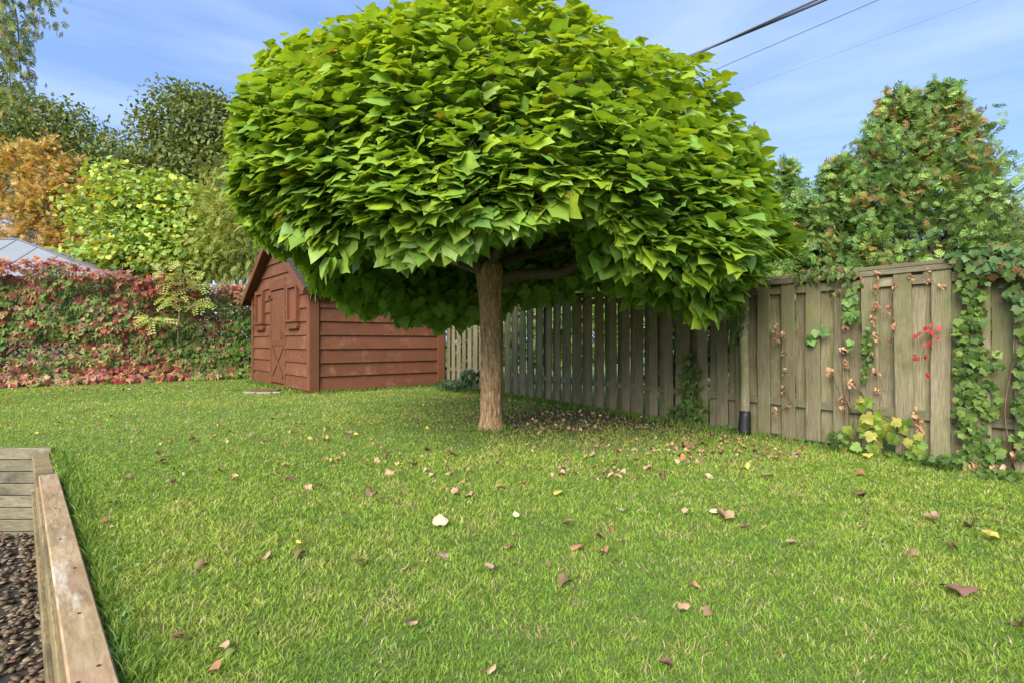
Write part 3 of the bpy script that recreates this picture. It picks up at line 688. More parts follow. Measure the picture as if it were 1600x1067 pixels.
def umbrella_tree():
    t = thing('umbrella_catalpa', 'large umbrella catalpa tree with domed bright green crown on a thick bare trunk', 'tree', (*TB, 0))
    # trunk: many rings with ridged, slightly twisted bark
    ns, nr = 56, 90; V = []
    for i in range(nr + 1):
        z = 2.25 * i / nr - .05; rad = (.138 + .055 * math.exp(-max(z, 0) / .10) + .03 * max(0, (z - 1.5) / .5) ** 2) * (1 if z < 1.98 else math.sqrt(max(.02, 1 - ((z - 1.98) / .24) ** 2)))
        cx = TB[0] + .015 * math.sin(z * 2.1); cy = TB[1] + .02 * math.sin(z * 1.7 + 1)
        for j in range(ns):
            a = 2 * math.pi * j / ns; tw = a + z * .12
            ridge = abs(nz(math.cos(tw) * 4.2, math.sin(tw) * 4.2, z * 1.1)) ; fine = nz(math.cos(tw) * 11, math.sin(tw) * 11, z * 5)
            rr = rad * (1 + (.05 * math.cos(3 * tw + 1)) * math.exp(-z / .5) + .16 * max(0, math.cos(5 * a + .6)) * math.exp(-max(z, 0) / .09) + .03 * math.cos(2 * tw)) + .042 * ridge - .010 + .009 * fine
            V.append((cx + rr * math.cos(a), cy + rr * math.sin(a), z))
    fs = [(i * ns + j, i * ns + (j + 1) % ns, (i + 1) * ns + (j + 1) % ns, (i + 1) * ns + j) for i in range(nr) for j in range(ns)]
    fs.append(tuple(nr * ns + j for j in range(ns)))
    tr = place('trunk', V, fs, M_BARK, t, smooth=True)
    # main limbs
    top = np.array([TB[0], TB[1], 1.98])
    limbs = [([top + (0, 0, -.2), top + (.16, .0, -.02), (.24, 7.15, 2.02), (.66, 7.0, 2.03), (.93, 6.9, 2.2), (1.25, 6.7, 2.5), (1.9, 6.3, 3.0)], .10, .028),
             ([top + (0, 0, -.2), top + (-.10, -.05, .05), (-.62, 6.95, 2.35), (-.85, 6.8, 2.62), (-1.6, 6.3, 3.1), (-2.1, 5.9, 3.3)], .085, .028),
             ([top + (0, 0, -.15), top + (-.02, .05, .25), (-.35, 7.4, 2.7), (-.4, 7.6, 3.4), (-.2, 7.5, 4.0)], .085, .03),
             ([top + (0, 0, -.15), top + (.02, -.1, .2), (.1, 6.7, 2.7), (.3, 6.0, 3.3), (.5, 5.2, 3.5)], .07, .025),
             ([top + (0, 0, -.15), top + (.12, .15, .2), (.6, 7.9, 2.5), (1.3, 8.6, 2.8), (1.9, 9.1, 2.9)], .07, .025),
             ([top + (0, 0, -.15), top + (-.12, .12, .1), (-1.0, 7.9, 2.3), (-1.7, 8.5, 2.5), (-2.4, 8.9, 2.6)], .07, .025),
             ([top + (0, 0, .2), (-.9, 7.3, 3.0), (-1.9, 7.2, 3.4), (-2.7, 7.1, 3.3)], .05, .02)]
    ends = []
    for P, r0, r1 in limbs:
        Q = smoothpath(P, 6); Q[3:] += np.array([[nz(*q, 2.1) * .03, nz(q[1], q[0], q[2], 2.3) * .03, nz(q[2], q[0], 3, 2.2) * .03] for q in Q[3:]])
        MB().tube(Q, np.linspace(r0, r1, len(Q)), 12, .05).build('limb', M_LIMB, t, smooth=True); ends.append(Q)
    # branchlets out to the shell
    b = MB()
    for i in range(150):
        a = rng.uniform(0, 2 * math.pi); tt = rng.uniform(.15, .97); S_, n = shell(np.array([a]), np.array([tt]), .25); S_ = S_[0]
        best = None
        for Q in ends:
            d = np.linalg.norm(Q[8:] - S_, axis=1); k = int(np.argmin(d))
            if best is None or d[k] < best[0]: best = (d[k], Q[8 + k])
        A = best[1]; mid = (A + S_) / 2 + np.array([0, 0, .22]) + rng.normal(0, .08, 3)
        Q = smoothpath([A, mid, S_], 5); b.tube(Q, np.linspace(.02, .006, len(Q)), 5, .1)
    tag(b.build('branchlets', M_LIMB, t, smooth=True), kind='stuff')
    # leaves
    N = 23500
    a = rng.uniform(0, 2 * math.pi, N); a = np.where(rng.random(N) < .30, rng.uniform(math.pi * 1.02, math.pi * 1.98, N), a)
    a[:1500] = rng.uniform(R(95), R(175), 1500)
    u = rng.random(N); u[:1500] = .9; tt = np.where(u < .62, np.sqrt(rng.random(N)) * .70, .70 + .30 * rng.random(N))
    inset = np.abs(rng.normal(0, .16, N)); deep = rng.random(N) < .26; inset = np.where(deep, rng.uniform(.3, .9, N), inset)
    lump = np.array([nz(math.cos(x) * 3.2, math.sin(x) * 3.2, y * 4.2) * .34 + nz(math.cos(x) * 8, math.sin(x) * 8, y * 10) * .22 for x, y in zip(a, tt)])
    pos, n = shell(a, tt, 0.0); pos = pos - n * (inset - lump)[:, None]
    # ragged rim: hanging tufts of different length
    tuft = np.array([nz(math.cos(x) * 9, math.sin(x) * 9, 3.3) for x in a]); pos[:, 2] -= np.where(tt > .85, (tt - .85) / .15 * .30 * tuft, 0)
    # notch at the front right of centre where the dark inside shows
    outw = np.stack([np.cos(a), np.sin(a), np.zeros(N)], -1); up = np.array([0, 0, 1.0])
    low = np.clip((tt - .5) / .5, 0, 1)[:, None]
    tang = np.stack([-np.sin(a), np.cos(a), np.zeros(N)], -1)
    down = np.array([0, 0, -1.0])
    hang = np.clip((tt - .86) / .14, 0, 1)[:, None]
    tip = unit(outw * (1.0 - .6 * hang) + down * (.12 + .25 * low + .85 * hang) + tang * rng.normal(0, .85, (N, 1)) + rng.normal(0, .28, (N, 3)))
    nrm = unit(up * (1.0 - .6 * hang) + outw * (.42 + .12 * low + .55 * hang) + rng.normal(0, .33, (N, 3)))
    size = rng.uniform(.085, .165, N) * (1 + .32 * low[:, 0] ) * np.where(rng.random(N) < .12, .65, 1)
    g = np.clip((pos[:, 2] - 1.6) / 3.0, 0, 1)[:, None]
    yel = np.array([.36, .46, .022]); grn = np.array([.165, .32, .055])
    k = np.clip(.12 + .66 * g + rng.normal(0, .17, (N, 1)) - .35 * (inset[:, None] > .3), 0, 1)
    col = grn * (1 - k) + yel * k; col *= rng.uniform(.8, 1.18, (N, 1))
    y2 = rng.random(N) < .005; col[y2] = np.array([.30, .22, .02])
    m = split_show(pos, size, nrm, 300, outer=((inset < .08) & (tt > .1)).astype(float))
    # the biggest shown leaves keep their place, colours taken from a set of shades
    T = CATL
    cols = [grn * (1 - q) + yel * q for q in (.15, .3, .45, .6, .8)]
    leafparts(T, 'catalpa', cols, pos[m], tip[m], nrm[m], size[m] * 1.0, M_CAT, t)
    # inner layer of somewhat darker leaves that closes the crown
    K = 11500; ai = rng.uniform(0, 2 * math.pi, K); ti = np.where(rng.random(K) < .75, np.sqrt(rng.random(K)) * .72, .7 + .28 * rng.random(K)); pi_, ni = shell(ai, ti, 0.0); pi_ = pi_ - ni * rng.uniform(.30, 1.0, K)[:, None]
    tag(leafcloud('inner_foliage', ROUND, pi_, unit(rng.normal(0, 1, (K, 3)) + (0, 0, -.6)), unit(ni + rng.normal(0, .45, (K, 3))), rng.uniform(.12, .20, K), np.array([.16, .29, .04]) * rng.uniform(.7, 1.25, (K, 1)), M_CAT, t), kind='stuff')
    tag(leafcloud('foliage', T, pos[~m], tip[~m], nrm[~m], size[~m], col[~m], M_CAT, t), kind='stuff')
    return t
def barkmat():
    m, t, p, o = newmat('catalpa_bark')
    g = nd(t, 'ShaderNodeNewGeometry'); mpn = nd(t, 'ShaderNodeMapping'); mpn.inputs['Scale'].default_value = (9, 9, 2.2); t.links.new(g.outputs['Position'], mpn.inputs[0])
    n = nd(t, 'ShaderNodeTexNoise', Scale=3.2, Detail=9.0, Roughness=0.72, Distortion=.5); t.links.new(mpn.outputs[0], n.inputs['Vector'])
    v = nd(t, 'ShaderNodeTexVoronoi', Scale=3.4); v.feature = 'DISTANCE_TO_EDGE'; t.links.new(mpn.outputs[0], v.inputs['Vector'])
    r = ramp(t, [(0.3, (.17, .10, .05)), (.5, (.40, .26, .14)), (.72, (.60, .44, .27))]); t.links.new(n.outputs['Fac'], r.inputs[0])
    rv = ramp(t, [(0.0, (.45, .42, .40)), (.14, (1, 1, 1))]); t.links.new(v.outputs['Distance'], rv.inputs[0])
    c = mixrgb(t, r.outputs[0], rv.outputs[0], .6, 'MULTIPLY')
    t.links.new(c, p.inputs['Base Color']); p.inputs['Roughness'].default_value = .9; p.inputs['Specular IOR Level'].default_value = .2
    ad = nd(t, 'ShaderNodeMath', operation='ADD'); t.links.new(n.outputs['Fac'], ad.inputs[0]); t.links.new(rv.outputs[0], ad.inputs[1])
    bp = nd(t, 'ShaderNodeBump', Strength=.8, Distance=.012); t.links.new(ad.outputs[0], bp.inputs['Height']); t.links.new(bp.outputs[0], p.inputs['Normal'])
    return m
M_BARK = barkmat(); M_LIMB = plain('shaded_limb_bark', (.10, .075, .052), .9, 14, .35, .6)  # limbs: shade inside the crown painted in as a darker bark colour
umbrella_tree()

# ================================================================== LATTICE FENCE WITH CREEPER (left)
HA = np.array([-13.0, 13.9]); HB = np.array([-8.35, 17.75]); HDv = unit(HB - HA); HNv = np.array([HDv[1], -HDv[0]])
def hp(px, py, off=0.0):
    r = np.array([(px - 800) / F, 1.0]); lam = (off + HA @ HNv) / (r @ HNv); return np.array([r[0] * lam, lam, CH + (HZ - py) / F * lam])
def lattice():
    t = thing('lattice_fence', 'grey lattice fence mostly hidden under red and green creeper', 'fence', (*HA, 0)); ang = math.atan2(HDv[1], HDv[0])
    M = Matrix.Translation((HA[0], HA[1], 0)) @ Matrix.Rotation(ang, 4, 'Z'); b = MB(); Ln = float(np.linalg.norm(HB - HA)) + 1.2; H = 2.5
    for sg in (1, -1):
        x = -5.0 - H
        while x < Ln + H:
            # diagonal slat clipped to the panel
            x0, z0, x1, z1 = x, 0.05, x + sg * (H - .05), H
            if sg < 0: x0, x1 = x + 0, x - (H - .05)
            def clipx(xx, za, zb, xa, xb): return za + (zb - za) * (xx - xa) / (xb - xa)
            for lim in (-5.0, Ln):
                if (x0 - lim) * (x1 - lim) < 0:
                    zz = clipx(lim, z0, z1, x0, x1)
                    inside0 = (-5.0 <= x0 <= Ln)
                    if inside0: x1, z1 = lim, zz
                    else: x0, z0 = lim, zz
            if -5.01 <= x0 <= Ln + .01 and -5.01 <= x1 <= Ln + .01 and abs(x1 - x0) > .05:
                dx, dz = x1 - x0, z1 - z0; l = math.hypot(dx, dz); nx, nzv = -dz / l * .025, dx / l * .025; y = .008 * sg
                V = [(x0 - nx, y - .006, z0 - nzv), (x1 - nx, y - .006, z1 - nzv), (x1 + nx, y - .006, z1 + nzv), (x0 + nx, y - .006, z0 + nzv)]
                V = V + [(p[0], y + .006, p[2]) for p in V]; V = [tuple(M @ Vector(v)) for v in V]
                b.add(V, [(0, 1, 2, 3), (7, 6, 5, 4), (0, 4, 5, 1), (1, 5, 6, 2), (2, 6, 7, 3), (3, 7, 4, 0)])
            x += .165
    tag(b.build('lattice', M_LAT, t), kind='stuff')
    for x in np.arange(-5, Ln + .1, 1.7): MB().box(x - .05, x + .05, .02, .12, -.02, H + .08, M).build('post', M_LAT, t, .004)
    MB().box(-5, Ln, -.03, .03, H + .001, H + .07, M).build('rail', M_LAT, t, .004); MB().box(-5, Ln, -.03, .03, .0, .048, M).build('rail', M_LAT, t, .004)
M_LAT = woodmat('lattice_wood', [(.13, .11, .09), (.24, .21, .18), (.33, .30, .26)], 0)
lattice()
RED = [(.44, .07, .06, 2), (.32, .07, .07, 2), (.48, .17, .08, 2), (.42, .22, .14, 3), (.26, .10, .07, 2), (.50, .32, .17, 1.5)]
GRN = [(.15, .235, .05, 4), (.21, .30, .06, 3), (.29, .34, .08, 1.6), (.32, .27, .10, 1), (.11, .18, .045, 2)]
def creeper_hedge():
    t = thing('virginia_creeper', 'dense red and green creeper covering the back lattice fence', 'climbing plant', (*HA, 0))
    N = 11500; s = rng.uniform(-4.5, np.linalg.norm(HB - HA) + .9, N); Ltot = float(np.linalg.norm(HB - HA))
    topz = 3.22 - .42 * np.clip(s / Ltot, 0, 1.2) + np.array([nz(x * 1.3, 2.2) * .22 + nz(x * 5, 4.1) * .10 for x in s])
    v = rng.random(N) ** .92; z = .04 + v * (topz - .04)
    band = np.array([nz(x * .9, y * 1.4, 5.5) for x, y in zip(s, z)])
    thick = .42 + .28 * np.exp(-((z - topz) / .5) ** 2) + .22 * np.array([nz(x * 1.6, y * 2.2, 1.1) for x, y in zip(s, z)]) + .45 * np.exp(-(z / .25) ** 2)
    off = thick * (1 - np.abs(rng.normal(0, .28, N)))
    # bare window where the lattice shows
    gap = (np.exp(-(((s - .8) / 1.5) ** 2) - ((z - .93) / .22) ** 2) + .6 * np.exp(-(((s + .2) / 1.2) ** 2) - ((z - .6) / .2) ** 2)) > rng.uniform(.20, 1.15, N)
    keep = ~gap; s, z, topz, off, band = s[keep], z[keep], topz[keep], off[keep], band[keep]; N = len(s)
    pos = np.stack([HA[0] + HDv[0] * s + HNv[0] * off, HA[1] + HDv[1] * s + HNv[1] * off, z], -1)
    nv = np.array([HNv[0], HNv[1], 0]); e = np.clip((z - topz + .5) / .5, 0, 1)[:, None]
    tip = unit(np.array([0, 0, -1.0]) * (1 - .9 * e) + nv * .55 + np.array([HDv[0], HDv[1], 0]) * rng.normal(0, .55, (N, 1)) + rng.normal(0, .25, (N, 3)))
    nrm = unit(nv * .8 + np.array([0, 0, .75]) + rng.normal(0, .33, (N, 3)))
    pr = .30 + 1.0 * np.clip((z - topz + .55) / .55, 0, 1) + .75 * np.exp(-(z / .5) ** 2) * (s < 4.2) + band * .45
    pr -= .08 * (s > 4.0); isr = rng.random(N) < np.clip(pr, .05, .95)
    col = np.where(isr[:, None], pick(RED, N), pick(GRN, N)); lime = (s > 5.2) & (z < 1.9) & (rng.random(N) < .6); col[lime] = pick([(.14, .26, .03)], int(lime.sum()))
    pnk = isr & (z < .9) & (rng.random(N) < .35); col[pnk] = pick([(.42, .12, .13), (.45, .30, .10)], int(pnk.sum()))
    size = rng.uniform(.09, .17, N)
    m = split_show(pos, size, nrm, 300, outer=(off > .35).astype(float))
    mr = m & isr; mg = m & ~isr
    leafparts(CREEP, 'cr_red', [np.array(c[:3]) for c in RED], pos[mr], tip[mr], nrm[mr], size[mr], M_LEAF, t)
    leafparts(CREEP, 'cr_grn', [np.array(c[:3]) for c in GRN], pos[mg], tip[mg], nrm[mg], size[mg], M_LEAF, t)
    m2 = ~m; h = rng.random(N) < .6
    tag(leafcloud('foliage', CREEP, pos[m2 & h], tip[m2 & h], nrm[m2 & h], size[m2 & h], col[m2 & h], M_LEAF, t), kind='stuff')
    tag(leafcloud('foliage', GRAPE, pos[m2 & ~h], tip[m2 & ~h], nrm[m2 & ~h], size[m2 & ~h] * .8, col[m2 & ~h], M_LEAF, t), kind='stuff')
    # bare stems in front
    b = MB()
    for i in range(70):
        s0 = rng.uniform(-3, Ltot); z0 = rng.uniform(.0, .5); P = []
        for k in range(6): P.append((HA + HDv * (s0 + .12 * k * rng.uniform(-1, 1)) + HNv * (.25 + .05 * rng.uniform(-1, 1))).tolist() + [z0 + k * .22])
        b.tube(smoothpath(P, 3), .009, 4)
    tag(b.build('stems', M_PALEBARK, t), kind='stuff')
creeper_hedge()

# ================================================================== BACKGROUND TREES
def limbs_for(parent, base, blobs, rad, mat, name='trunk', lean=0.0):
    base = np.asarray(base, float); c = np.mean([b[0] for b in blobs], axis=0); b = MB()
    base = base.astype(float); fork = base * .45 + c * .55; fork[2] = max(.8, c[2] * .45)
    Q = smoothpath([base - (0, 0, .1), base * .75 + fork * .25 + np.array([.08, 0, 0]), fork], 6); b.tube(Q, np.linspace(rad, rad * .7, len(Q)), 10, .08)
    b.build(name, mat, parent, smooth=True); b = MB()
    for bc, br in blobs:
        Q = smoothpath([fork, (fork + bc) / 2 + rng.normal(0, .25, 3) * br[0] * .4, bc], 5); b.tube(Q, np.linspace(rad * .55, rad * .15, len(Q)), 6, .1)
        for k in range(5):
            d = unit(rng.normal(0, 1, 3) + (0, 0, .4)) * br * .85; Q2 = smoothpath([bc - d * .2, bc + d * .4 + rng.normal(0, .1, 3), bc + d], 4); b.tube(Q2, np.linspace(rad * .18, rad * .05, len(Q2)), 5, .1)
    tag(b.build('branches', mat, parent, smooth=True), kind='stuff')
def blob_tree(name, label, cat, D, base_px, blobs_px, T, n, lsize, palette, rad=.16, mat=None, clump=14, flat=.35, group=None, upb=.8, bark=None, spread=1.0, depth=1.0):
    base = np.array([(base_px - 800) / F * D, D, 0.0]); t = thing(name, label, cat, tuple(base), 0, group); blobs = []
    for (px, py, rx, ry, *dd) in blobs_px:
        c = at(px, py, D + (dd[0] if dd else 0)); Dd = c[1]; blobs.append((c, np.array([rx / F * Dd, rx / F * Dd * depth, ry / F * Dd])))
    limbs_for(t, base, blobs, rad, bark or M_BARK2)
    vol = np.array([b[1][0] * b[1][2] for b in blobs]); vol /= vol.sum(); nc = n // clump
    which = rng.choice(len(blobs), nc, p=vol); d = unit(rng.normal(0, 1, (nc, 3))); rr = rng.random(nc) ** .33; rr = np.where(rng.random(nc) < .6, rng.uniform(.8, 1.04, nc), rr)
    C = np.array([b[0] for b in blobs])[which]; Rr = np.array([b[1] for b in blobs])[which]; cen = C + d * Rr * rr[:, None]
    cs = lsize * 2.4 * spread; pos = np.repeat(cen, clump, 0) + np.clip(rng.normal(0, 1, (nc * clump, 3)), -1.5, 1.5) * np.array([cs, cs, cs * flat]); n = len(pos)
    out_ = np.repeat(d, clump, 0)
    tip = unit(out_ * .8 + rng.normal(0, .6, (n, 3)) + (0, 0, -.35)); nrm = unit(np.array([0, 0, 1.0]) * upb + out_ * .4 + rng.normal(0, .35, (n, 3)))
    cc = np.repeat(pick(palette, nc, .22), clump, 0) * .6 + pick(palette, n, .2) * .4
    size = rng.uniform(.75, 1.25, n) * lsize
    o = leafcloud('crown', T, pos, tip, nrm, size, cc, mat or M_FAR, t); tag(o, kind='stuff'); return t, blobs
MAPLE = [(.14, .18, .045, 4), (.18, .22, .05, 3), (.22, .25, .06, 1.2), (.10, .14, .04, 2)]
blob_tree('maple_tree', 'tall dark green maple with rounded top directly left of the umbrella tree', 'tree', 28, 300,
          [(300, 195, 55, 55), (345, 215, 55, 58), (240, 215, 24, 36), (268, 250, 60, 50), (340, 290, 75, 60), (232, 185, 14, 16), (290, 330, 90, 60), (400, 260, 60, 70), (285, 155, 26, 20), (350, 172, 20, 18)], OVAL, 19000, .22, MAPLE, .3)
blob_tree('maple_tree', 'tall dark green maple at the far left behind the orange brown cedars', 'tree', 29, 80,
          [(40, 200, 60, 48), (110, 215, 55, 42), (150, 245, 45, 36), (60, 280, 90, 60), (-40, 190, 70, 70), (190, 258, 40, 28), (150, 300, 80, 50), (90, 178, 30, 20), (215, 300, 50, 50)], OVAL, 17000, .22, MAPLE, .3)
BROWN = [(.60, .41, .13, 4), (.52, .38, .13, 3), (.48, .27, .045, 2), (.24, .18, .045, 2), (.16, .17, .05, 1)]
def browncedar(label, D, x, top, wd, n):
    base = np.array([(x - 800) / F * D, D, 0.0]); t = thing('dying_cedar', label, 'tree', tuple(base), 0, 'browning cedars beyond the creeper hedge'); H = CH + (HZ - top) / F * D
    b = MB(); Q = smoothpath([base, base + (.15, 0, H * .5), base + (.05, 0, H * .97)], 8); b.tube(Q, np.linspace(.13, .02, len(Q)), 8, .06); b.build('trunk', M_PALEBARK, t, smooth=True)
    b = MB(); pos = []; tp = []
    W = wd / F * D
    for i in range(90):
        z = H * rng.uniform(.3, .97); a = rng.uniform(0, 6.28); l = W * (1 - (z / H) ** 2.2 + .12) * rng.uniform(.6, 1.1); A = base + (0, 0, z); E = A + np.array([math.cos(a) * l, math.sin(a) * l, l * rng.uniform(.1, .7)])
        Q = smoothpath([A, (A + E) / 2 + (0, 0, -.1 * l), E], 4); b.tube(Q, np.linspace(.022, .006, len(Q)), 4)
        k = n // 90; u = rng.uniform(.35, 1.05, k)[:, None]; pos.append(A + (E - A) * u + rng.normal(0, .16, (k, 3))); tp.append(np.repeat(unit(E - A)[None], k, 0))
    tag(b.build('branches', M_PALEBARK, t), kind='stuff'); pos = np.concatenate(pos); tp = np.concatenate(tp); N = len(pos)
    tag(leafcloud('crown', FROND, pos, unit(tp + rng.normal(0, .5, (N, 3))), unit(rng.normal(0, 1, (N, 3)) + (0, -.4, .6)), rng.uniform(.18, .34, N), pick(BROWN, N, .25), M_FAR, t), kind='stuff')
browncedar('orange brown cedar with bare pale trunk, leftmost beyond the creeper hedge', 24.0, 22, 222, 62, 3200)
browncedar('orange brown cedar with the tallest pointed top beyond the creeper hedge', 23.5, 68, 208, 55, 3200)
browncedar('orange brown cedar nearest the yellow green tree beyond the creeper hedge', 23.8, 118, 240, 52, 3200)
LIME = [(.33, .46, .08, 3), (.25, .39, .08, 3), (.46, .50, .08, 2), (.18, .29, .07, 1.5), (.62, .46, .04, .6)]
blob_tree('redbud_tree', 'light green broad leaved tree with yellow leaves behind the creeper fence', 'tree', 20.2, 240,
          [(245, 318, 60, 34), (190, 296, 36, 18), (300, 335, 60, 40), (215, 372, 75, 34), (320, 375, 80, 55), (150, 338, 36, 16), (172, 268, 24, 12), (255, 285, 30, 14), (275, 405, 110, 30), (130, 310, 20, 10), (215, 335, 30, 18), (180, 395, 50, 18)], ROUND, 11500, .165, LIME, .12, M_LEAF, clump=7, flat=.22, upb=1.1, spread=1.0)
blob_tree('golden_shrub', 'feathery yellow green tall shrub between the shed roof and the light green tree', 'shrub', 18.8, 372,
          [(362, 330, 24, 55), (375, 390, 30, 55), (345, 400, 26, 45), (395, 350, 26, 60), (360, 290, 12, 28)], COMP, 2600, .26, [(.26, .32, .06, 3), (.34, .34, .07, 2), (.19, .27, .06, 2), (.4, .22, .08, .5)], .06, M_LEAF, clump=6, flat=.6)
def sapling():
    A = hp(280, 520, .05); A[2] = 0; t = thing('sapling', 'slim sapling with pale yellow compound leaves growing out of the creeper', 'sapling', tuple(A)); b = MB(); tops = []
    px = [(278, 510), (282, 455), (290, 425)]; br = [[(279, 500), (283, 460), (292, 432)], [(281, 470), (262, 440), (258, 428)], [(282, 462), (300, 446), (312, 440)], [(280, 480), (266, 470), (262, 462)], [(283, 450), (283, 425), (285, 410)], [(278, 505), (250, 500), (236, 497)], [(280, 480), (305, 475), (318, 470)]]
    b.tube([A, hp(278, 560, .08), hp(278, 512, .62)], [.02, .018, .015], 6)
    for p in br:
        Q = smoothpath([hp(x, y, .65 + .03 * i) for i, (x, y) in enumerate(p)], 4); b.tube(Q, np.linspace(.013, .005, len(Q)), 5); tops.append(Q[-1]); tops.append(Q[len(Q) // 2])
    b.build('stem', M_PALEBARK, t); c = np.repeat(np.array(tops), 13, 0); N = len(c); d = unit(rng.normal(0, 1, (N, 3)) * (1, .6, .35) + (0, -.2, -.1))
    leafparts(COMP, 'sap', [np.array(q) for q in ((.52, .52, .14), (.42, .50, .12), (.58, .50, .2), (.34, .44, .10))], c + d * .05, d, unit(rng.normal(0, .3, (N, 3)) + (0, -.5, 1)), rng.uniform(.26, .42, N), M_LEAF, t)
sapling()

# cedars on the right, beyond the fence
CED = [(.14, .25, .065, 4), (.19, .32, .075, 3), (.26, .38, .085, 2), (.10, .17, .05, 2)]
RUST = [(.32, .19, .06, 2), (.36, .25, .07, 1), (.24, .21, .07, 2)]
def cedar(label, D, leaders, n, fr=.26, rust=.10, group='green cedars beyond the wooden fence', low=.55):
    """leaders: (base_px, top_px, top_py, half width px)"""
    b0 = np.array([(np.mean([l[0] for l in leaders]) - 800) / F * D, D, 0]); t = thing('cedar_tree', label, 'tree', tuple(b0), 0, group); Ps = []; Ts = []; Cs = []; Us = []; b = MB(); tb = MB()
    for (bx, tx, ty, hw, wt) in leaders:
        A = np.array([(bx - 800) / F * D, D + rng.uniform(-.3, .3), 0]); H = at(tx, ty, D); H[1] = A[1]; Q = smoothpath([A, A * .5 + H * .5 + rng.normal(0, .05, 3), H], 8); tb.tube(Q, np.linspace(.09, .008, len(Q)), 7, .05); W = hw / F * D
        m = int(n * wt) // 9
        for i in range(m):
            u = rng.uniform(.05, 1.0) ** .85; c = A + (H - A) * u; a = rng.uniform(0, 6.28); l = W * (1.03 - u) ** .85 * rng.uniform(.55, 1.12) * (1 + .22 * nz(a * 1.3, u * 7, tx))
            d = np.array([math.cos(a), math.sin(a), rng.uniform(.25, .9)]); E = c + d * l
            if i % 3 == 0: b.tube([c, E], [.012, .004], 4)
            k = 9; q = rng.uniform(.55, 1.08, k)[:, None]; Ps.append(c + (E - c) * q + np.clip(rng.normal(0, fr * .42, (k, 3)), -fr * .8, fr * .8)); Ts.append(np.repeat(unit(d)[None], k, 0)); Us.append(np.full(k, u))
            rr = rng.random() < rust * (1.6 if u > .6 else .8); Cs.append(pick(RUST if rr else CED, k, .2))
        k = 26; Ps.append(H + rng.normal(0, 1, (k, 3)).clip(-1.3, 1.3) * (.06, .06, .2) - (0, 0, .2)); Ts.append(np.tile([[0, 0, 1.0]], (k, 1))); Cs.append(pick(CED[1:3], k)); Us.append(np.ones(k))
    tb.build('trunk', M_BARK2, t, smooth=True); tag(b.build('branches', M_BARK2, t), kind='stuff'); P = np.concatenate(Ps); T_ = np.concatenate(Ts); C = np.concatenate(Cs); N = len(P)
    tag(leafcloud('crown', FROND, P, unit(T_ + rng.normal(0, .45, (N, 3)) + (0, 0, -.15)), unit(rng.normal(0, .6, (N, 3)) + (0, -.7, .6)), rng.uniform(.7, 1.3, N) * fr, C, M_FAR, t), kind='stuff')
cedar('broad bushy green cedar with rusty patches and two ragged tops behind the right fence', 8.6,
      [(1390, 1398, 158, 185, .28), (1465, 1456, 150, 175, .28), (1540, 1540, 262, 125, .17), (1310, 1312, 262, 125, .18), (1590, 1590, 350, 60, .05), (1262, 1260, 330, 75, .06)], 20000, .15, .10)
cedar('slim green cedar whose top shows just right of the umbrella tree crown', 10.5, [(1175, 1175, 212, 66, .7), (1225, 1232, 262, 40, .3)], 7500, .19, .10)
cedar('low dark green cedar hedge clump between the umbrella tree and the big cedar', 8.8, [(1240, 1240, 322, 55, .4), (1292, 1290, 318, 55, .4), (1345, 1340, 330, 50, .2), (1130, 1130, 400, 60, .25), (1060, 1060, 420, 60, .2)], 7000, .17, .05)
cedar('shaded dark cedar seen above the fence below the umbrella tree limb', 15.2, [(830, 830, 395, 60, .3), (915, 915, 375, 60, .4), (1000, 1000, 380, 60, .3), (745, 745, 420, 50, .2)], 5500, .32, .03)
cedar('dark cedar beyond the right edge fence panel', 6.6, [(1655, 1655, 300, 60, .6), (1730, 1720, 290, 60, .4)], 6000, .15, .06)

# overhanging conifer boughs at the top left
def boughs():
    t = thing('larch_tree', 'conifer at the top left with hanging feathery branch tips', 'tree', (-10.6, 8.3, 0)); b = MB()
    Q = smoothpath([(-10.6, 8.3, 0), (-10.5, 8.3, 4), (-10.6, 8.3, 9)], 6); b.tube(Q, np.linspace(.2, .1, len(Q)), 10, .06); b.build('trunk', M_BARK2, t, smooth=True); b = MB(); P = []; Tt = []
    tips = [(20, 165, 7.8), (10, 95, 7.6), (34, 120, 7.9), (55, 45, 8.0), (82, 25, 8.1), (45, -20, 8.0), (10, 20, 7.8), (90, -25, 8.2), (-20, 140, 7.6), (15, 150, 7.7), (-40, 60, 7.6), (60, -60, 8.2)]
    for (x, y, D) in tips:
        E = at(x, y, D); A = np.array([-10.5, 8.3, E[2] + 2.2]); M1 = E + np.array([-.25, 0, 1.3]); Q = smoothpath([A, (A + M1) / 2 + (0, 0, .4), M1, E], 7); b.tube(Q, np.linspace(.035, .005, len(Q)), 5)
        for k in range(150):
            j = rng.integers(len(Q) // 2 - 2, len(Q)); P.append(Q[j] + rng.normal(0, 1, 3) * (.11, .12, .12)); Tt.append(unit(np.array([rng.normal(0, .4), rng.normal(0, .4), -1])))
    tag(b.build('branches', M_BARK2, t), kind='stuff'); P = np.array(P); N = len(P)
    tag(leafcloud('crown', FROND, P, np.array(Tt), unit(rng.normal(0, 1, (N, 3)) + (0, -.5, .2)), rng.uniform(.09, .17, N), pick([(.17, .22, .04, 3), (.22, .26, .045, 3), (.34, .27, .05, 1), (.11, .15, .03, 2)], N), M_FAR, t), kind='stuff')
boughs()

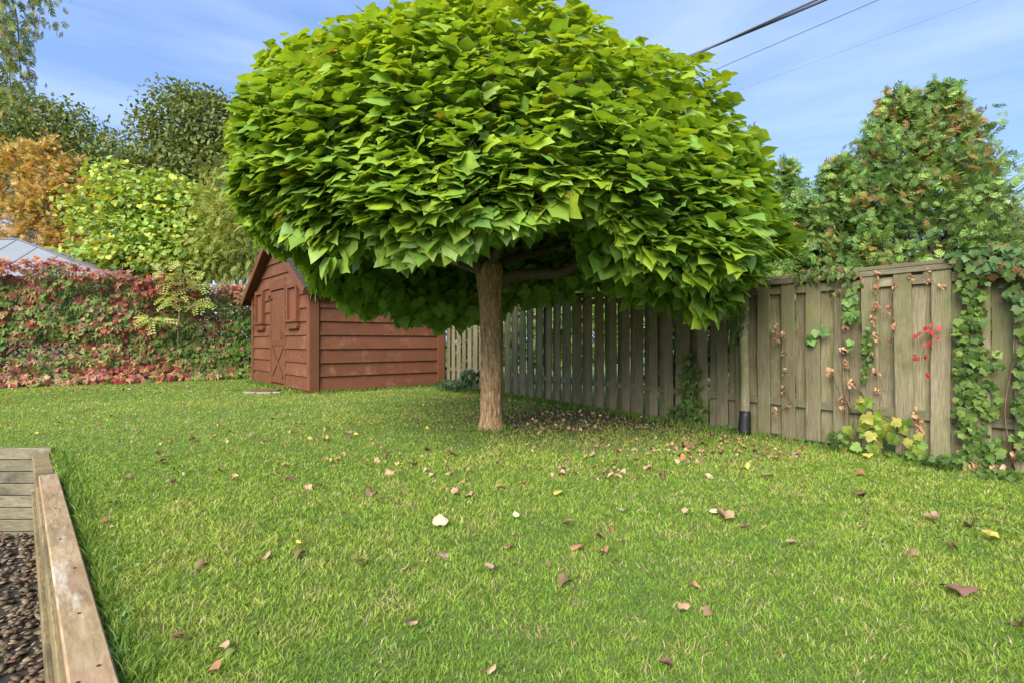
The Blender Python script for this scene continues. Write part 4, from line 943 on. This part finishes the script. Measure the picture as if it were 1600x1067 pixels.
# ================================================================== VINES ON THE WOODEN FENCE
def vine(name, label, cat, patches, T, key, palette, size, stems=(), off=(.06, .14), mat=None, base_px=None, down=1.0, upn=.35, keep=300, stemr=.006, stemmat=None):
    """patches: (cx, cy, rx, ry, n) in photo pixels on the fence plane"""
    cx, cy = (base_px if base_px else (patches[0][0], patches[0][1])); B = fp(cx, cy, .1); t = thing(name, label, cat, (B[0], B[1], 0)); P = []; O = []; size = size * .78
    for (x, y, rx, ry, n) in patches:
        for i in range(n if n < 14 else int(n * 1.35)):
            a = rng.uniform(0, 6.283); r = math.sqrt(rng.random()); o = rng.uniform(*off); p = fp(x + rx * r * math.cos(a), y + ry * r * math.sin(a), o)
            if p[2] > .01: P.append(p); O.append(o)
    P = np.array(P); N = len(P); nv = np.array([FN[0], FN[1], 0])
    tip = unit(np.array([0, 0, -down]) + nv * .25 + rng.normal(0, .45, (N, 3))); nrm = unit(nv + np.array([0, 0, upn]) + rng.normal(0, .32, (N, 3))); sz = rng.uniform(.7, 1.25, N) * size
    m = split_show(P, sz, nrm, keep, outer=np.array(O)) if N > keep else np.ones(N, bool)
    leafparts(T, key, [np.array(c[:3]) for c in palette for _ in range(int(c[3] if len(c) > 3 else 1))], P[m], tip[m], nrm[m], sz[m], mat or M_LEAF, t)
    if (~m).any(): tag(leafcloud('foliage', T, P[~m], tip[~m], nrm[~m], sz[~m], pick(palette, int((~m).sum())), mat or M_LEAF, t), kind='stuff')
    for st in stems:
        Q = smoothpath([fp(x, y, .05 + .02 * (i % 2)) for i, (x, y) in enumerate(st)], 5); Q[:, 2] = np.maximum(Q[:, 2], .0); MB().tube(Q, stemr, 5, .1).build('stem', stemmat or M_STEM, t, smooth=True)
    return t
IVG = [(.07, .13, .028, 3), (.10, .175, .035, 3), (.13, .21, .04, 2), (.19, .25, .05, 1)]
vine('ivy', 'dense column of green ivy climbing the fence at the right edge', 'climbing plant',
     [(1522, 430, 26, 40, 52), (1518, 500, 22, 50, 64), (1516, 570, 24, 50, 64), (1518, 640, 30, 45, 70), (1535, 700, 36, 26, 66), (1597, 560, 7, 110, 30), (1552, 590, 12, 60, 22), (1592, 660, 12, 50, 20), (1640, 560, 40, 150, 120)], IVY, 'ivy', IVG, .078,
     [[(1530, 735), (1520, 600), (1530, 480), (1525, 405)], [(1590, 745), (1570, 640), (1590, 520), (1580, 400)]], base_px=(1530, 735))
vine('ivy', 'loose tangle of vine leaves spilling over the fence top at the right edge', 'climbing plant',
     [(1560, 405, 50, 24, 70), (1600, 440, 30, 40, 50), (1510, 402, 30, 10, 22), (1650, 410, 50, 30, 50)], GRAPE, 'vtop', [(.09, .17, .05, 3), (.13, .20, .06, 2), (.06, .12, .04, 2), (.24, .10, .04, 1)], .085, [[(1500, 405), (1550, 398), (1640, 395)]], off=(.02, .2))
vine('ivy', 'ivy clump at the foot of the shaded fence beside the round post', 'climbing plant', [(1078, 600, 18, 50, 90), (1065, 645, 25, 18, 50), (1092, 640, 16, 22, 30)], IVY, 'ivyd', IVG[:3], .075, [[(1078, 662), (1082, 600), (1076, 540)]])
vine('ivy', 'ivy tuft hanging at the top of the round post', 'climbing plant', [(1150, 495, 12, 40, 50), (1150, 455, 14, 20, 20)], IVY, 'ivyd', IVG[:3], .07, [[(1152, 540), (1150, 470), (1148, 430)]], off=(.15, .24))
vine('ivy', 'small narrow ivy strand in the middle of the fence right of the dried vine', 'climbing plant', [(1356, 540, 9, 36, 34), (1350, 580, 9, 14, 10)], IVY, 'ivyd', IVG[1:], .06, [[(1352, 600), (1358, 550), (1355, 505)]])
vine('virginia_creeper', 'green creeper sprays along the fence top left of the two dried strands', 'climbing plant', [(1300, 422, 42, 10, 55), (1260, 430, 24, 10, 22), (1330, 435, 16, 18, 16), (1305, 440, 14, 20, 14)], OVAL, 'topc', [(.10, .17, .05, 3), (.15, .22, .05, 2), (.22, .12, .06, 1)], .085, [[(1230, 432), (1290, 420), (1345, 418)]], off=(.04, .2))
vine('grape_vine', 'green leafed vine winding up the dark gap of the fence', 'climbing plant', [(1330, 480, 9, 18, 12), (1334, 498, 10, 8, 5), (1288, 516, 14, 6, 3), (1268, 528, 8, 6, 3), (1328, 460, 8, 10, 6), (1325, 510, 8, 40, 8)], GRAPE, 'gr', [(.11, .22, .06, 2), (.15, .27, .06, 2)], .10,
     [[(1318, 690), (1322, 620), (1316, 560), (1320, 500), (1326, 450), (1320, 420)], [(1330, 640), (1318, 600), (1320, 540)]], stemr=.009)
vine('grape_vine', 'low yellow green lobed vine sprawling at the fence foot', 'climbing plant', [(1352, 626, 14, 8, 5), (1362, 650, 16, 14, 7), (1345, 668, 24, 12, 8), (1380, 672, 16, 14, 7), (1328, 695, 18, 4, 5), (1405, 660, 22, 8, 7), (1430, 690, 12, 16, 10), (1370, 690, 12, 10, 5)], GRAPE, 'gry',
     [(.17, .30, .05, 2), (.27, .36, .06, 2), (.38, .36, .08, 1)], .115, [[(1330, 700), (1350, 655), (1380, 650), (1430, 690)], [(1340, 600), (1372, 648), (1410, 670)]], off=(.08, .25), stemr=.007)
vine('virginia_creeper', 'bright red creeper sprig on the fence board left of the ivy column', 'climbing plant', [(1454, 508, 10, 5, 4), (1448, 518, 12, 6, 5), (1430, 522, 6, 6, 2), (1450, 533, 8, 5, 3), (1437, 553, 14, 6, 7), (1447, 578, 5, 3, 2), (1468, 528, 4, 6, 2)], OVAL, 'redc', [(.55, .04, .05, 3), (.45, .07, .08, 2)], .075,
     [[(1440, 560), (1446, 530), (1452, 505)]], stemr=.003)
DRYP = [(.42, .25, .14, 3), (.34, .16, .09, 2), (.48, .34, .22, 2)]
def dry(label, pts, n, sz=.05, extra=()):
    pats = [(x, y, 4, 7, n) for x, y in pts] + list(extra)
    vine('dried_vine', label, 'climbing plant', pats, CURL[:3], 'dry', DRYP, sz, [[(x + rng.uniform(-1, 1), y) for x, y in pts]], mat=M_DRY, stemr=.003, down=.9)
dry('long string of dried tan leaves hanging nearest the pale wide board', [(1372, 428), (1368, 450), (1371, 475), (1366, 500), (1369, 525), (1365, 550), (1370, 580), (1372, 608)], 5)
dry('short string of dried leaves on the wide pale board', [(1397, 442), (1388, 480), (1399, 505), (1394, 530)], 3, .045)
dry('dried leaf string on the second board right of the post', [(1212, 510), (1214, 530), (1228, 520), (1226, 550), (1228, 580), (1226, 605), (1236, 630), (1212, 640)], 4)
dry('cluster of dried brown leaves under the fence cap left of the ivy column', [(1424, 435), (1450, 425), (1452, 438), (1472, 445)], 4)
dry('dried red brown leaves beside the low sprawling vine', [(1432, 640), (1436, 655), (1440, 668), (1400, 655)], 5, .06)
dry('dried curled leaves tangled in the dark gap vine stems', [(1320, 510), (1318, 540), (1322, 565), (1334, 600), (1318, 625), (1300, 575)], 4, .065)
vine('weed', 'leafy weeds at the foot of the fence below the ivy column', 'weeds', [(1480, 715, 22, 9, 40), (1560, 738, 40, 8, 50), (1455, 712, 16, 5, 20), (1310, 682, 18, 12, 30)], IVY, 'ivyd', IVG[:3], .06, off=(.08, .4))
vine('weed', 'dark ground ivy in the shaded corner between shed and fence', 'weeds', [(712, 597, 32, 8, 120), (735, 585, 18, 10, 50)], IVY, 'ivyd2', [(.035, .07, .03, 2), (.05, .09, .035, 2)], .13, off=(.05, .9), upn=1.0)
vine('weed', 'small seedlings at the shaded fence foot right of the trunk', 'weeds', [(950, 648, 22, 6, 30), (880, 636, 20, 6, 24), (1020, 655, 20, 5, 20), (1135, 668, 10, 8, 12)], IVY, 'ivyd', IVG[:3], .07, off=(.05, .3), upn=.8)
dry('red and pink fallen creeper leaves against the fence foot at the right', [(1520, 727), (1528, 722), (1508, 732), (1562, 733), (1594, 706)], 3, .09)

# ================================================================== LAWN
def lawn():
    N0 = 480000
    # density falls off with the square of the distance; sample log-uniform in depth over the visible wedge, plus a margin
    D = np.exp(rng.uniform(math.log(1.1), math.log(19.5), N0)); X = rng.uniform(-1, 1, N0) * (1.2 * D + .7 * np.clip(4 - D, 0, 2))
    ok = lawn_ok(X, D)
    # stay on our side of the fence, the creeper and the shed
    sf = (X - FP0[0]) * FN[0] + (D - FP0[1]) * FN[1]; ok &= sf > .03
    hh = (X - HA[0]) * HNv[0] + (D - HA[1]) * HNv[1]; ok &= hh > .25
    lx = (X - SH0[0]) * math.cos(SHA) + (D - SH0[1]) * math.sin(SHA); ly = -(X - SH0[0]) * math.sin(SHA) + (D - SH0[1]) * math.cos(SHA)
    ok &= ~((lx > -.0) & (lx < 3.4) & (ly > .0) & (ly < 4.7)); ok &= np.hypot(X - TB[0], D - TB[1]) > .2
    X, D, sf = X[ok], D[ok], sf[ok]
    pn = np.array([nz(x * .55, y * .55, 7.7) for x, y in zip(X, D)]); pf = np.array([nz(x * 2.6, y * 2.6, 1.7) for x, y in zip(X, D)])
    thin = np.exp(-(((X - .9) / 1.7) ** 2 + ((D - 8.3) / 1.3) ** 2)) * .8 + .55 * np.exp(-(sf / .35) ** 2) + .30 * np.clip(pf - .25, 0, 1) + .5 * np.exp(-(((X - 1.1) / .5) ** 2 + ((D - 5.9) / .25) ** 2)) + .45 * np.exp(-(((X - 2.0) / .5) ** 2 + ((D - 5.4) / .22) ** 2))
    k = rng.random(len(X)) > thin; X, D, pn, pf, thin = X[k], D[k], pn[k], pf[k], thin[k]; N = len(X)
    h = rng.uniform(.015, .038, N) * (1 + .25 * pf + .2 * pn) * np.clip(.75 + D * .03, .8, 1.25); wdt = .0008 + .0008 * D * rng.uniform(.7, 1.3, N)
    a = rng.uniform(0, 2 * math.pi, N); lean = rng.uniform(.2, 1.6, N) * h; la = rng.uniform(0, 2 * math.pi, N) + pf * 3
    bx, by = np.cos(a) * wdt, np.sin(a) * wdt; lx_, ly_ = np.cos(la) * lean, np.sin(la) * lean
    V = np.zeros((N, 5, 3)); V[:, 0] = np.stack([X - bx, D - by, np.zeros(N)], -1); V[:, 1] = np.stack([X + bx, D + by, np.zeros(N)], -1)
    V[:, 2] = np.stack([X + bx * .8 + lx_ * .35, D + by * .8 + ly_ * .35, h * .6], -1); V[:, 3] = np.stack([X - bx * .8 + lx_ * .35, D - by * .8 + ly_ * .35, h * .6], -1)
    V[:, 4] = np.stack([X + lx_, D + ly_, h], -1)
    far = D > 5.6; ib = (np.arange(N) * 5)[~far]; Fc = (np.array([(0, 1, 2), (0, 2, 3), (3, 2, 4)])[None] + ib[:, None, None]).reshape(-1, 3)
    Fc = np.concatenate([Fc, np.array([0, 1, 4])[None] + (np.arange(N) * 5)[far][:, None]])
    g = np.array([.20, .33, .04]); yy = np.array([.35, .42, .075]); st = np.array([.52, .44, .22]); dk = np.array([.15, .28, .035]); pc = np.array([nz(x * 8, y * 8, 4.4) for x, y in zip(X, D)])
    k1 = np.clip(.42 + .7 * pn + .55 * pc + rng.normal(0, .28, N), 0, 1)[:, None]; c = g * (1 - k1) + yy * k1
    dd = np.clip(-pf * 1.4 - .05, 0, .8)[:, None]; c = c * (1 - dd) + dk * dd
    s_ = (rng.random(N) < .05 + .16 * np.clip(pf, 0, 1) + .45 * np.clip(pc - .15, 0, 1) + .25 * thin)[:, None]; c = np.where(s_, st * rng.uniform(.7, 1.1, (N, 1)), c)
    c = c * rng.uniform(.85, 1.15, (N, 1))
    tag(place('lawn_grass', V.reshape(-1, 3), Fc, M_GRASS, None, np.repeat(c, 5, 0)), 'short mown green lawn with yellowish patches', 'grass', kind='stuff')
lawn()
# broad-leaved weeds in the lawn
def lawnweeds():
    P = []; 
    for (x, y, rx, ry, n) in [(215, 880, 45, 25, 40), (200, 960, 40, 40, 50), (190, 1000, 20, 40, 30), (260, 870, 30, 30, 20), (150, 790, 30, 20, 16), (1480, 830, 90, 25, 90), (1540, 820, 50, 30, 60), (1500, 790, 60, 14, 40), (700, 685, 60, 8, 50), (780, 715, 60, 4, 60), (620, 700, 60, 20, 30), (560, 640, 90, 16, 90), (420, 740, 60, 30, 40), (400, 990, 30, 20, 14), (840, 680, 60, 14, 60), (1180, 700, 90, 14, 60), (650, 660, 60, 10, 60), (130, 700, 40, 10, 30), (430, 615, 30, 6, 60)]:
        for i in range(n // 2):
            a = rng.uniform(0, 6.28); r = abs(rng.normal(0, 1.0)); p = gp(x + rx * r * math.cos(a), max(600, y + ry * r * math.sin(a))); P.append(p)
    P = np.array(P); N = len(P); P[:, 2] = rng.uniform(.008, .028, N); k = lawn_ok(P[:, 0], P[:, 1]); P = P[k]; N = len(P)
    tag(leafcloud('lawn_weeds', ROUND, P, unit(rng.normal(0, 1, (N, 3)) * (1, 1, .15)), unit(rng.normal(0, .25, (N, 3)) + (0, -.1, 1)), rng.uniform(.014, .034, N), pick([(.16, .27, .06, 3), (.20, .30, .07, 2), (.25, .32, .11, 1)], N), M_LEAF, None), 'clover and plantain leaves dotted through the lawn', 'weeds', kind='stuff')
lawnweeds()
def longgrass():
    """untrimmed tufts beside the timber wall, at the trunk and the shed foot"""
    P = []
    for i in range(1500):
        s = rng.uniform(.0, 5.2); P.append([*(WC + WD * s + WN * (.035 + abs(rng.normal(0, .05)))), 0])
    for i in range(900):
        s = rng.uniform(0, 3.4); q = SH0 + np.array([math.cos(SHA), math.sin(SHA)]) * s + np.array([math.sin(SHA), -math.cos(SHA)]) * rng.uniform(.05, .3); P.append([*q, 0])
    for i in range(700):
        s = rng.uniform(0, 4.6); q = SH0 + np.array([-math.sin(SHA), math.cos(SHA)]) * s + np.array([-math.cos(SHA), -math.sin(SHA)]) * rng.uniform(.05, .3); P.append([*q, 0])
    for i in range(4200):
        s = rng.uniform(-1.2, 12); q = FP0 + FD * s + FN * (abs(rng.normal(.0, .14)) + .05); P.append([*q, 0])
    for i in range(300):
        a = rng.uniform(0, 6.28); P.append([TB[0] + math.cos(a) * rng.uniform(.18, .3), TB[1] + math.sin(a) * rng.uniform(.18, .3), 0])
    P = np.array(P); N = len(P); D = P[:, 1]; h = rng.uniform(.03, .095, N); wd = .0015 + .0006 * D; a = rng.uniform(0, 6.28, N); la = rng.uniform(0, 6.28, N); l = h * rng.uniform(.2, .9, N)
    bx, by = np.cos(a) * wd, np.sin(a) * wd; lx_, ly_ = np.cos(la) * l, np.sin(la) * l; V = np.zeros((N, 5, 3)); V[:, 0] = P - np.stack([bx, by, 0 * bx], -1); V[:, 1] = P + np.stack([bx, by, 0 * bx], -1)
    V[:, 2] = P + np.stack([bx * .8 + lx_ * .35, by * .8 + ly_ * .35, h * .6], -1); V[:, 3] = P + np.stack([-bx * .8 + lx_ * .35, -by * .8 + ly_ * .35, h * .6], -1); V[:, 4] = P + np.stack([lx_, ly_, h], -1)
    Fc = np.array([(0, 1, 2), (0, 2, 3), (3, 2, 4)]); Fc = (Fc[None] + (np.arange(N) * 5)[:, None, None]).reshape(-1, 3)
    tag(place('long_grass', V.reshape(-1, 3), Fc, M_GRASS, None, np.repeat(pick([(.15, .26, .04, 3), (.11, .20, .035, 2), (.26, .33, .07, 1)], N), 5, 0)), 'longer untrimmed grass along the timber wall, shed and fence', 'grass', kind='stuff')
longgrass()

# ------------------------------------------------------------------ fallen leaves
TAN, CREAM, BRN, ORG, YEL, PUR, PINK = (.46, .31, .18), (.60, .48, .30), (.20, .125, .075), (.38, .19, .10), (.50, .42, .10), (.26, .13, .10), (.46, .30, .21)
FL = [  # x, y, length, colour, template, label
    (688, 818, .085, CREAM, 4, 'round cream leaf lying flat on open lawn in front of the trunk'),
    (873, 770, .085, YEL, 3, 'yellow green leaf on the lawn right of the trunk foot'),
    (1514, 928, .13, PUR, 3, 'long purple brown leaf near the lower right corner of the lawn'),
    (886, 905, .075, BRN, 1, 'dark curled brown leaf standing on the lawn centre'),
    (566, 876, .09, TAN, 0, 'tan folded leaf tilted up on the left half of the lawn'),
    (690, 862, .07, PINK, 3, 'pinkish tan leaf below the round cream leaf'),
    (796, 854, .07, ORG, 3, 'orange brown leaf right of the round cream leaf'),
    (902, 857, .085, ORG, 3, 'wide rusty leaf right of the lawn centre'),
    (949, 860, .07, ORG, 1, 'small rusty curled leaf just right of the wide rusty leaf'),
    (884, 818, .075, TAN, 0, 'tan leaf standing upright on the lawn behind the wide rusty leaf'),
    (950, 823, .055, ORG, 1, 'tiny orange leaf behind the rusty curled leaf'),
    (932, 836, .06, BRN, 1, 'tiny dark brown leaf between the orange leaf and the wide rusty leaf'),
    (970, 844, .05, TAN, 3, 'tiny tan leaf right of the tiny orange leaf'),
    (636, 886, .065, TAN, 1, 'small tan crumpled leaf right of the tilted folded leaf'),
    (582, 766, .10, BRN, 1, 'large crumpled brown leaf on the lawn left of the trunk'),
    (737, 771, .09, TAN, 3, 'flat tan leaf right of the thin tan leaf before the trunk'),
    (708, 769, .08, TAN, 0, 'thin tan leaf on the lawn just before the trunk'),
    (612, 735, .10, TAN, 1, 'light brown leaf lying farther left of the trunk foot'),
    (648, 727, .09, ORG, 0, 'orange tan upright leaf left of the trunk foot'),
    (780, 759, .09, TAN, 3, 'slim golden brown leaf below the trunk foot'),
    (766, 888, .05, PINK, 0, 'tiny pinkish leaf on the centre lawn'),
    (773, 886, .04, BRN, 1, 'tiny brown crumb of leaf beside the tiny pinkish leaf'),
    (804, 834, .05, PINK, 1, 'faded grey pink leaf above the orange brown leaf'),
    (806, 806, .05, CREAM, 0, 'small cream curled leaf right of the round cream leaf'),
    (978, 796, .075, CREAM, 3, 'pale flat leaf on the lawn under the right crown edge'),
    (1115, 800, .075, CREAM, 3, 'pale leaf beside the greyish stick of bark'),
    (1068, 799, .06, TAN, 0, 'small tan leaf left of the pale leaf and bark strip'),
    (1133, 812, .11, TAN, 2, 'greyish brown curled strip of leaf on the right lawn'),
    (1166, 824, .075, PINK, 0, 'pale pinkish leaf right of the curled strip'),
    (1234, 846, .065, TAN, 3, 'small tan leaf right of centre on the lawn'),
    (1258, 852, .05, CREAM, 0, 'tiny cream leaf right of the small tan leaf'),
    (1348, 776, .08, BRN, 2, 'dark brown rolled leaf on the right lawn'),
    (1357, 797, .07, CREAM, 0, 'cream upright leaf below the dark rolled leaf'),
    (1456, 812, .085, TAN, 2, 'long tan leaf on the far right lawn'),
    (1519, 825, .075, BRN, 2, 'thin dark twig like leaf on the far right lawn'),
    (1557, 842, .09, YEL, 0, 'yellow leaf standing near the right edge of the lawn'),
    (1432, 865, .075, BRN, 1, 'curled brown leaf between the cream and the purple leaves'),
    (1346, 822, .06, TAN, 3, 'faded tan leaf low in the grass on the right'),
    (1350, 738, .11, ORG, 3, 'orange tan leaf before the fence foot'),
    (1201, 742, .10, TAN, 3, 'light brown leaf left of the orange tan leaf near the fence'),
    (1102, 741, .09, CREAM, 3, 'pale cream leaf on the bare patch under the right crown'),
    (1065, 695, .15, ORG, 1, 'large orange curled leaf below the fence in the shade edge'),
    (1095, 692, .10, ORG, 3, 'orange leaf just right of the large orange curled leaf'),
    (1170, 730, .12, YEL, 1, 'yellowish crumpled leaf on the grass near the fence'),
    (1078, 910, .05, ORG, 1, 'tiny orange curled leaf low on the right lawn'),
    (1596, 975, .08, BRN, 1, 'dark brown leaf at the very right edge of the lawn'),
    (1035, 1035, .055, PUR, 0, 'small dark purple leaf near the bottom centre right'),
    (768, 1050, .06, TAN, 1, 'greyish tan leaf near the bottom centre of the lawn'),
    (278, 997, .055, PUR, 0, 'dark red leaf low in the grass near the cap board'),
    (353, 1012, .06, TAN, 1, 'tan curled leaf low on the left lawn'),
    (342, 1042, .05, ORG, 1, 'orange scrap of leaf near the bottom left of the lawn'),
    (418, 870, .075, TAN, 1, 'light brown crumpled leaf on the left lawn'),
    (472, 863, .07, BRN, 1, 'dark brown crumpled leaf right of the light crumpled leaf'),
    (265, 752, .10, PINK, 1, 'pinkish tan leaf on the far left lawn'),
    (447, 745, .10, BRN, 3, 'brown flat leaf on the left lawn before the shed'),
    (248, 721, .09, BRN, 0, 'small dark brown leaf near the back wall timbers'),
    (203, 744, .07, BRN, 1, 'dark round scrap of leaf near the cap board far end'),
    (1360, 712, .10, YEL, 3, 'bright yellow leaf lying under the low sprawling vine'),
    (1383, 712, .09, ORG, 0, 'red orange leaf beside the bright yellow fence foot leaf'),
    (320, 880, .07, BRN, 1, 'brown leaf sunk in the grass right of the cap board'),
    (170, 812, .07, ORG, 1, 'rusty leaf in the grass beside the cap board'),
]
def fallen():
    for (x, y, l, c, k, lab) in FL:
        tv, tf = CURL[k]; me = mesh('fallen_leaf', tv, tf, M_DRY, np.repeat((np.array(c) * rng.uniform(.85, 1.1))[None], len(tv), 0) * rng.uniform(.8, 1.15, (len(tv), 1)), tv[:, :2], True)
        o = bpy.data.objects.new('fallen_leaf', me); COL.objects.link(o); p = gp(x, y, .022); o.location = p; s = l * (.84 if k != 4 else 1.1); o.scale = (s, s, s)
        o.rotation_euler = (rng.uniform(-.2, .5) + (.5 if k == 0 else 0), rng.uniform(-.3, .3), rng.uniform(0, 6.28)) if k != 4 else (.5, 0, .2); tag(o, lab, 'leaf', 'fallen leaves on the lawn')
    P = []
    for (cx, cy, rx, ry, n) in [(900, 655, 150, 16, 120), (800, 700, 330, 40, 60), (1000, 690, 160, 30, 45), (300, 660, 300, 35, 110), (500, 720, 300, 60, 34), (1150, 700, 120, 20, 80), (800, 850, 700, 150, 14), (950, 735, 90, 12, 40), (750, 625, 120, 10, 60), (200, 606, 190, 6, 60)]:
        for i in range(n):
            a = rng.uniform(0, 6.28); r = math.sqrt(rng.random()); p = gp(cx + rx * r * math.cos(a), max(596, cy + ry * r * math.sin(a)), .025); P.append(p)
    P = np.array(P); N = len(P); k = lawn_ok(P[:, 0], P[:, 1]) & (((P[:, 0] - FP0[0]) * FN[0] + (P[:, 1] - FP0[1]) * FN[1]) > .05); P = P[k]; N = len(P)
    tag(leafcloud('leaf_litter', CURL[:4], P, unit(rng.normal(0, 1, (N, 3)) * (1, 1, .3)), unit(rng.normal(0, .5, (N, 3)) + (0, 0, 1)), rng.uniform(.025, .06, N), pick([(*TAN, 3), (*BRN, 2), (*ORG, 1), (*YEL, .7), (*PINK, 1), (*CREAM, .5)], N), M_DRY, None), 'small scattered dry leaves on the grass round the tree', 'leaf litter', kind='stuff')
fallen()
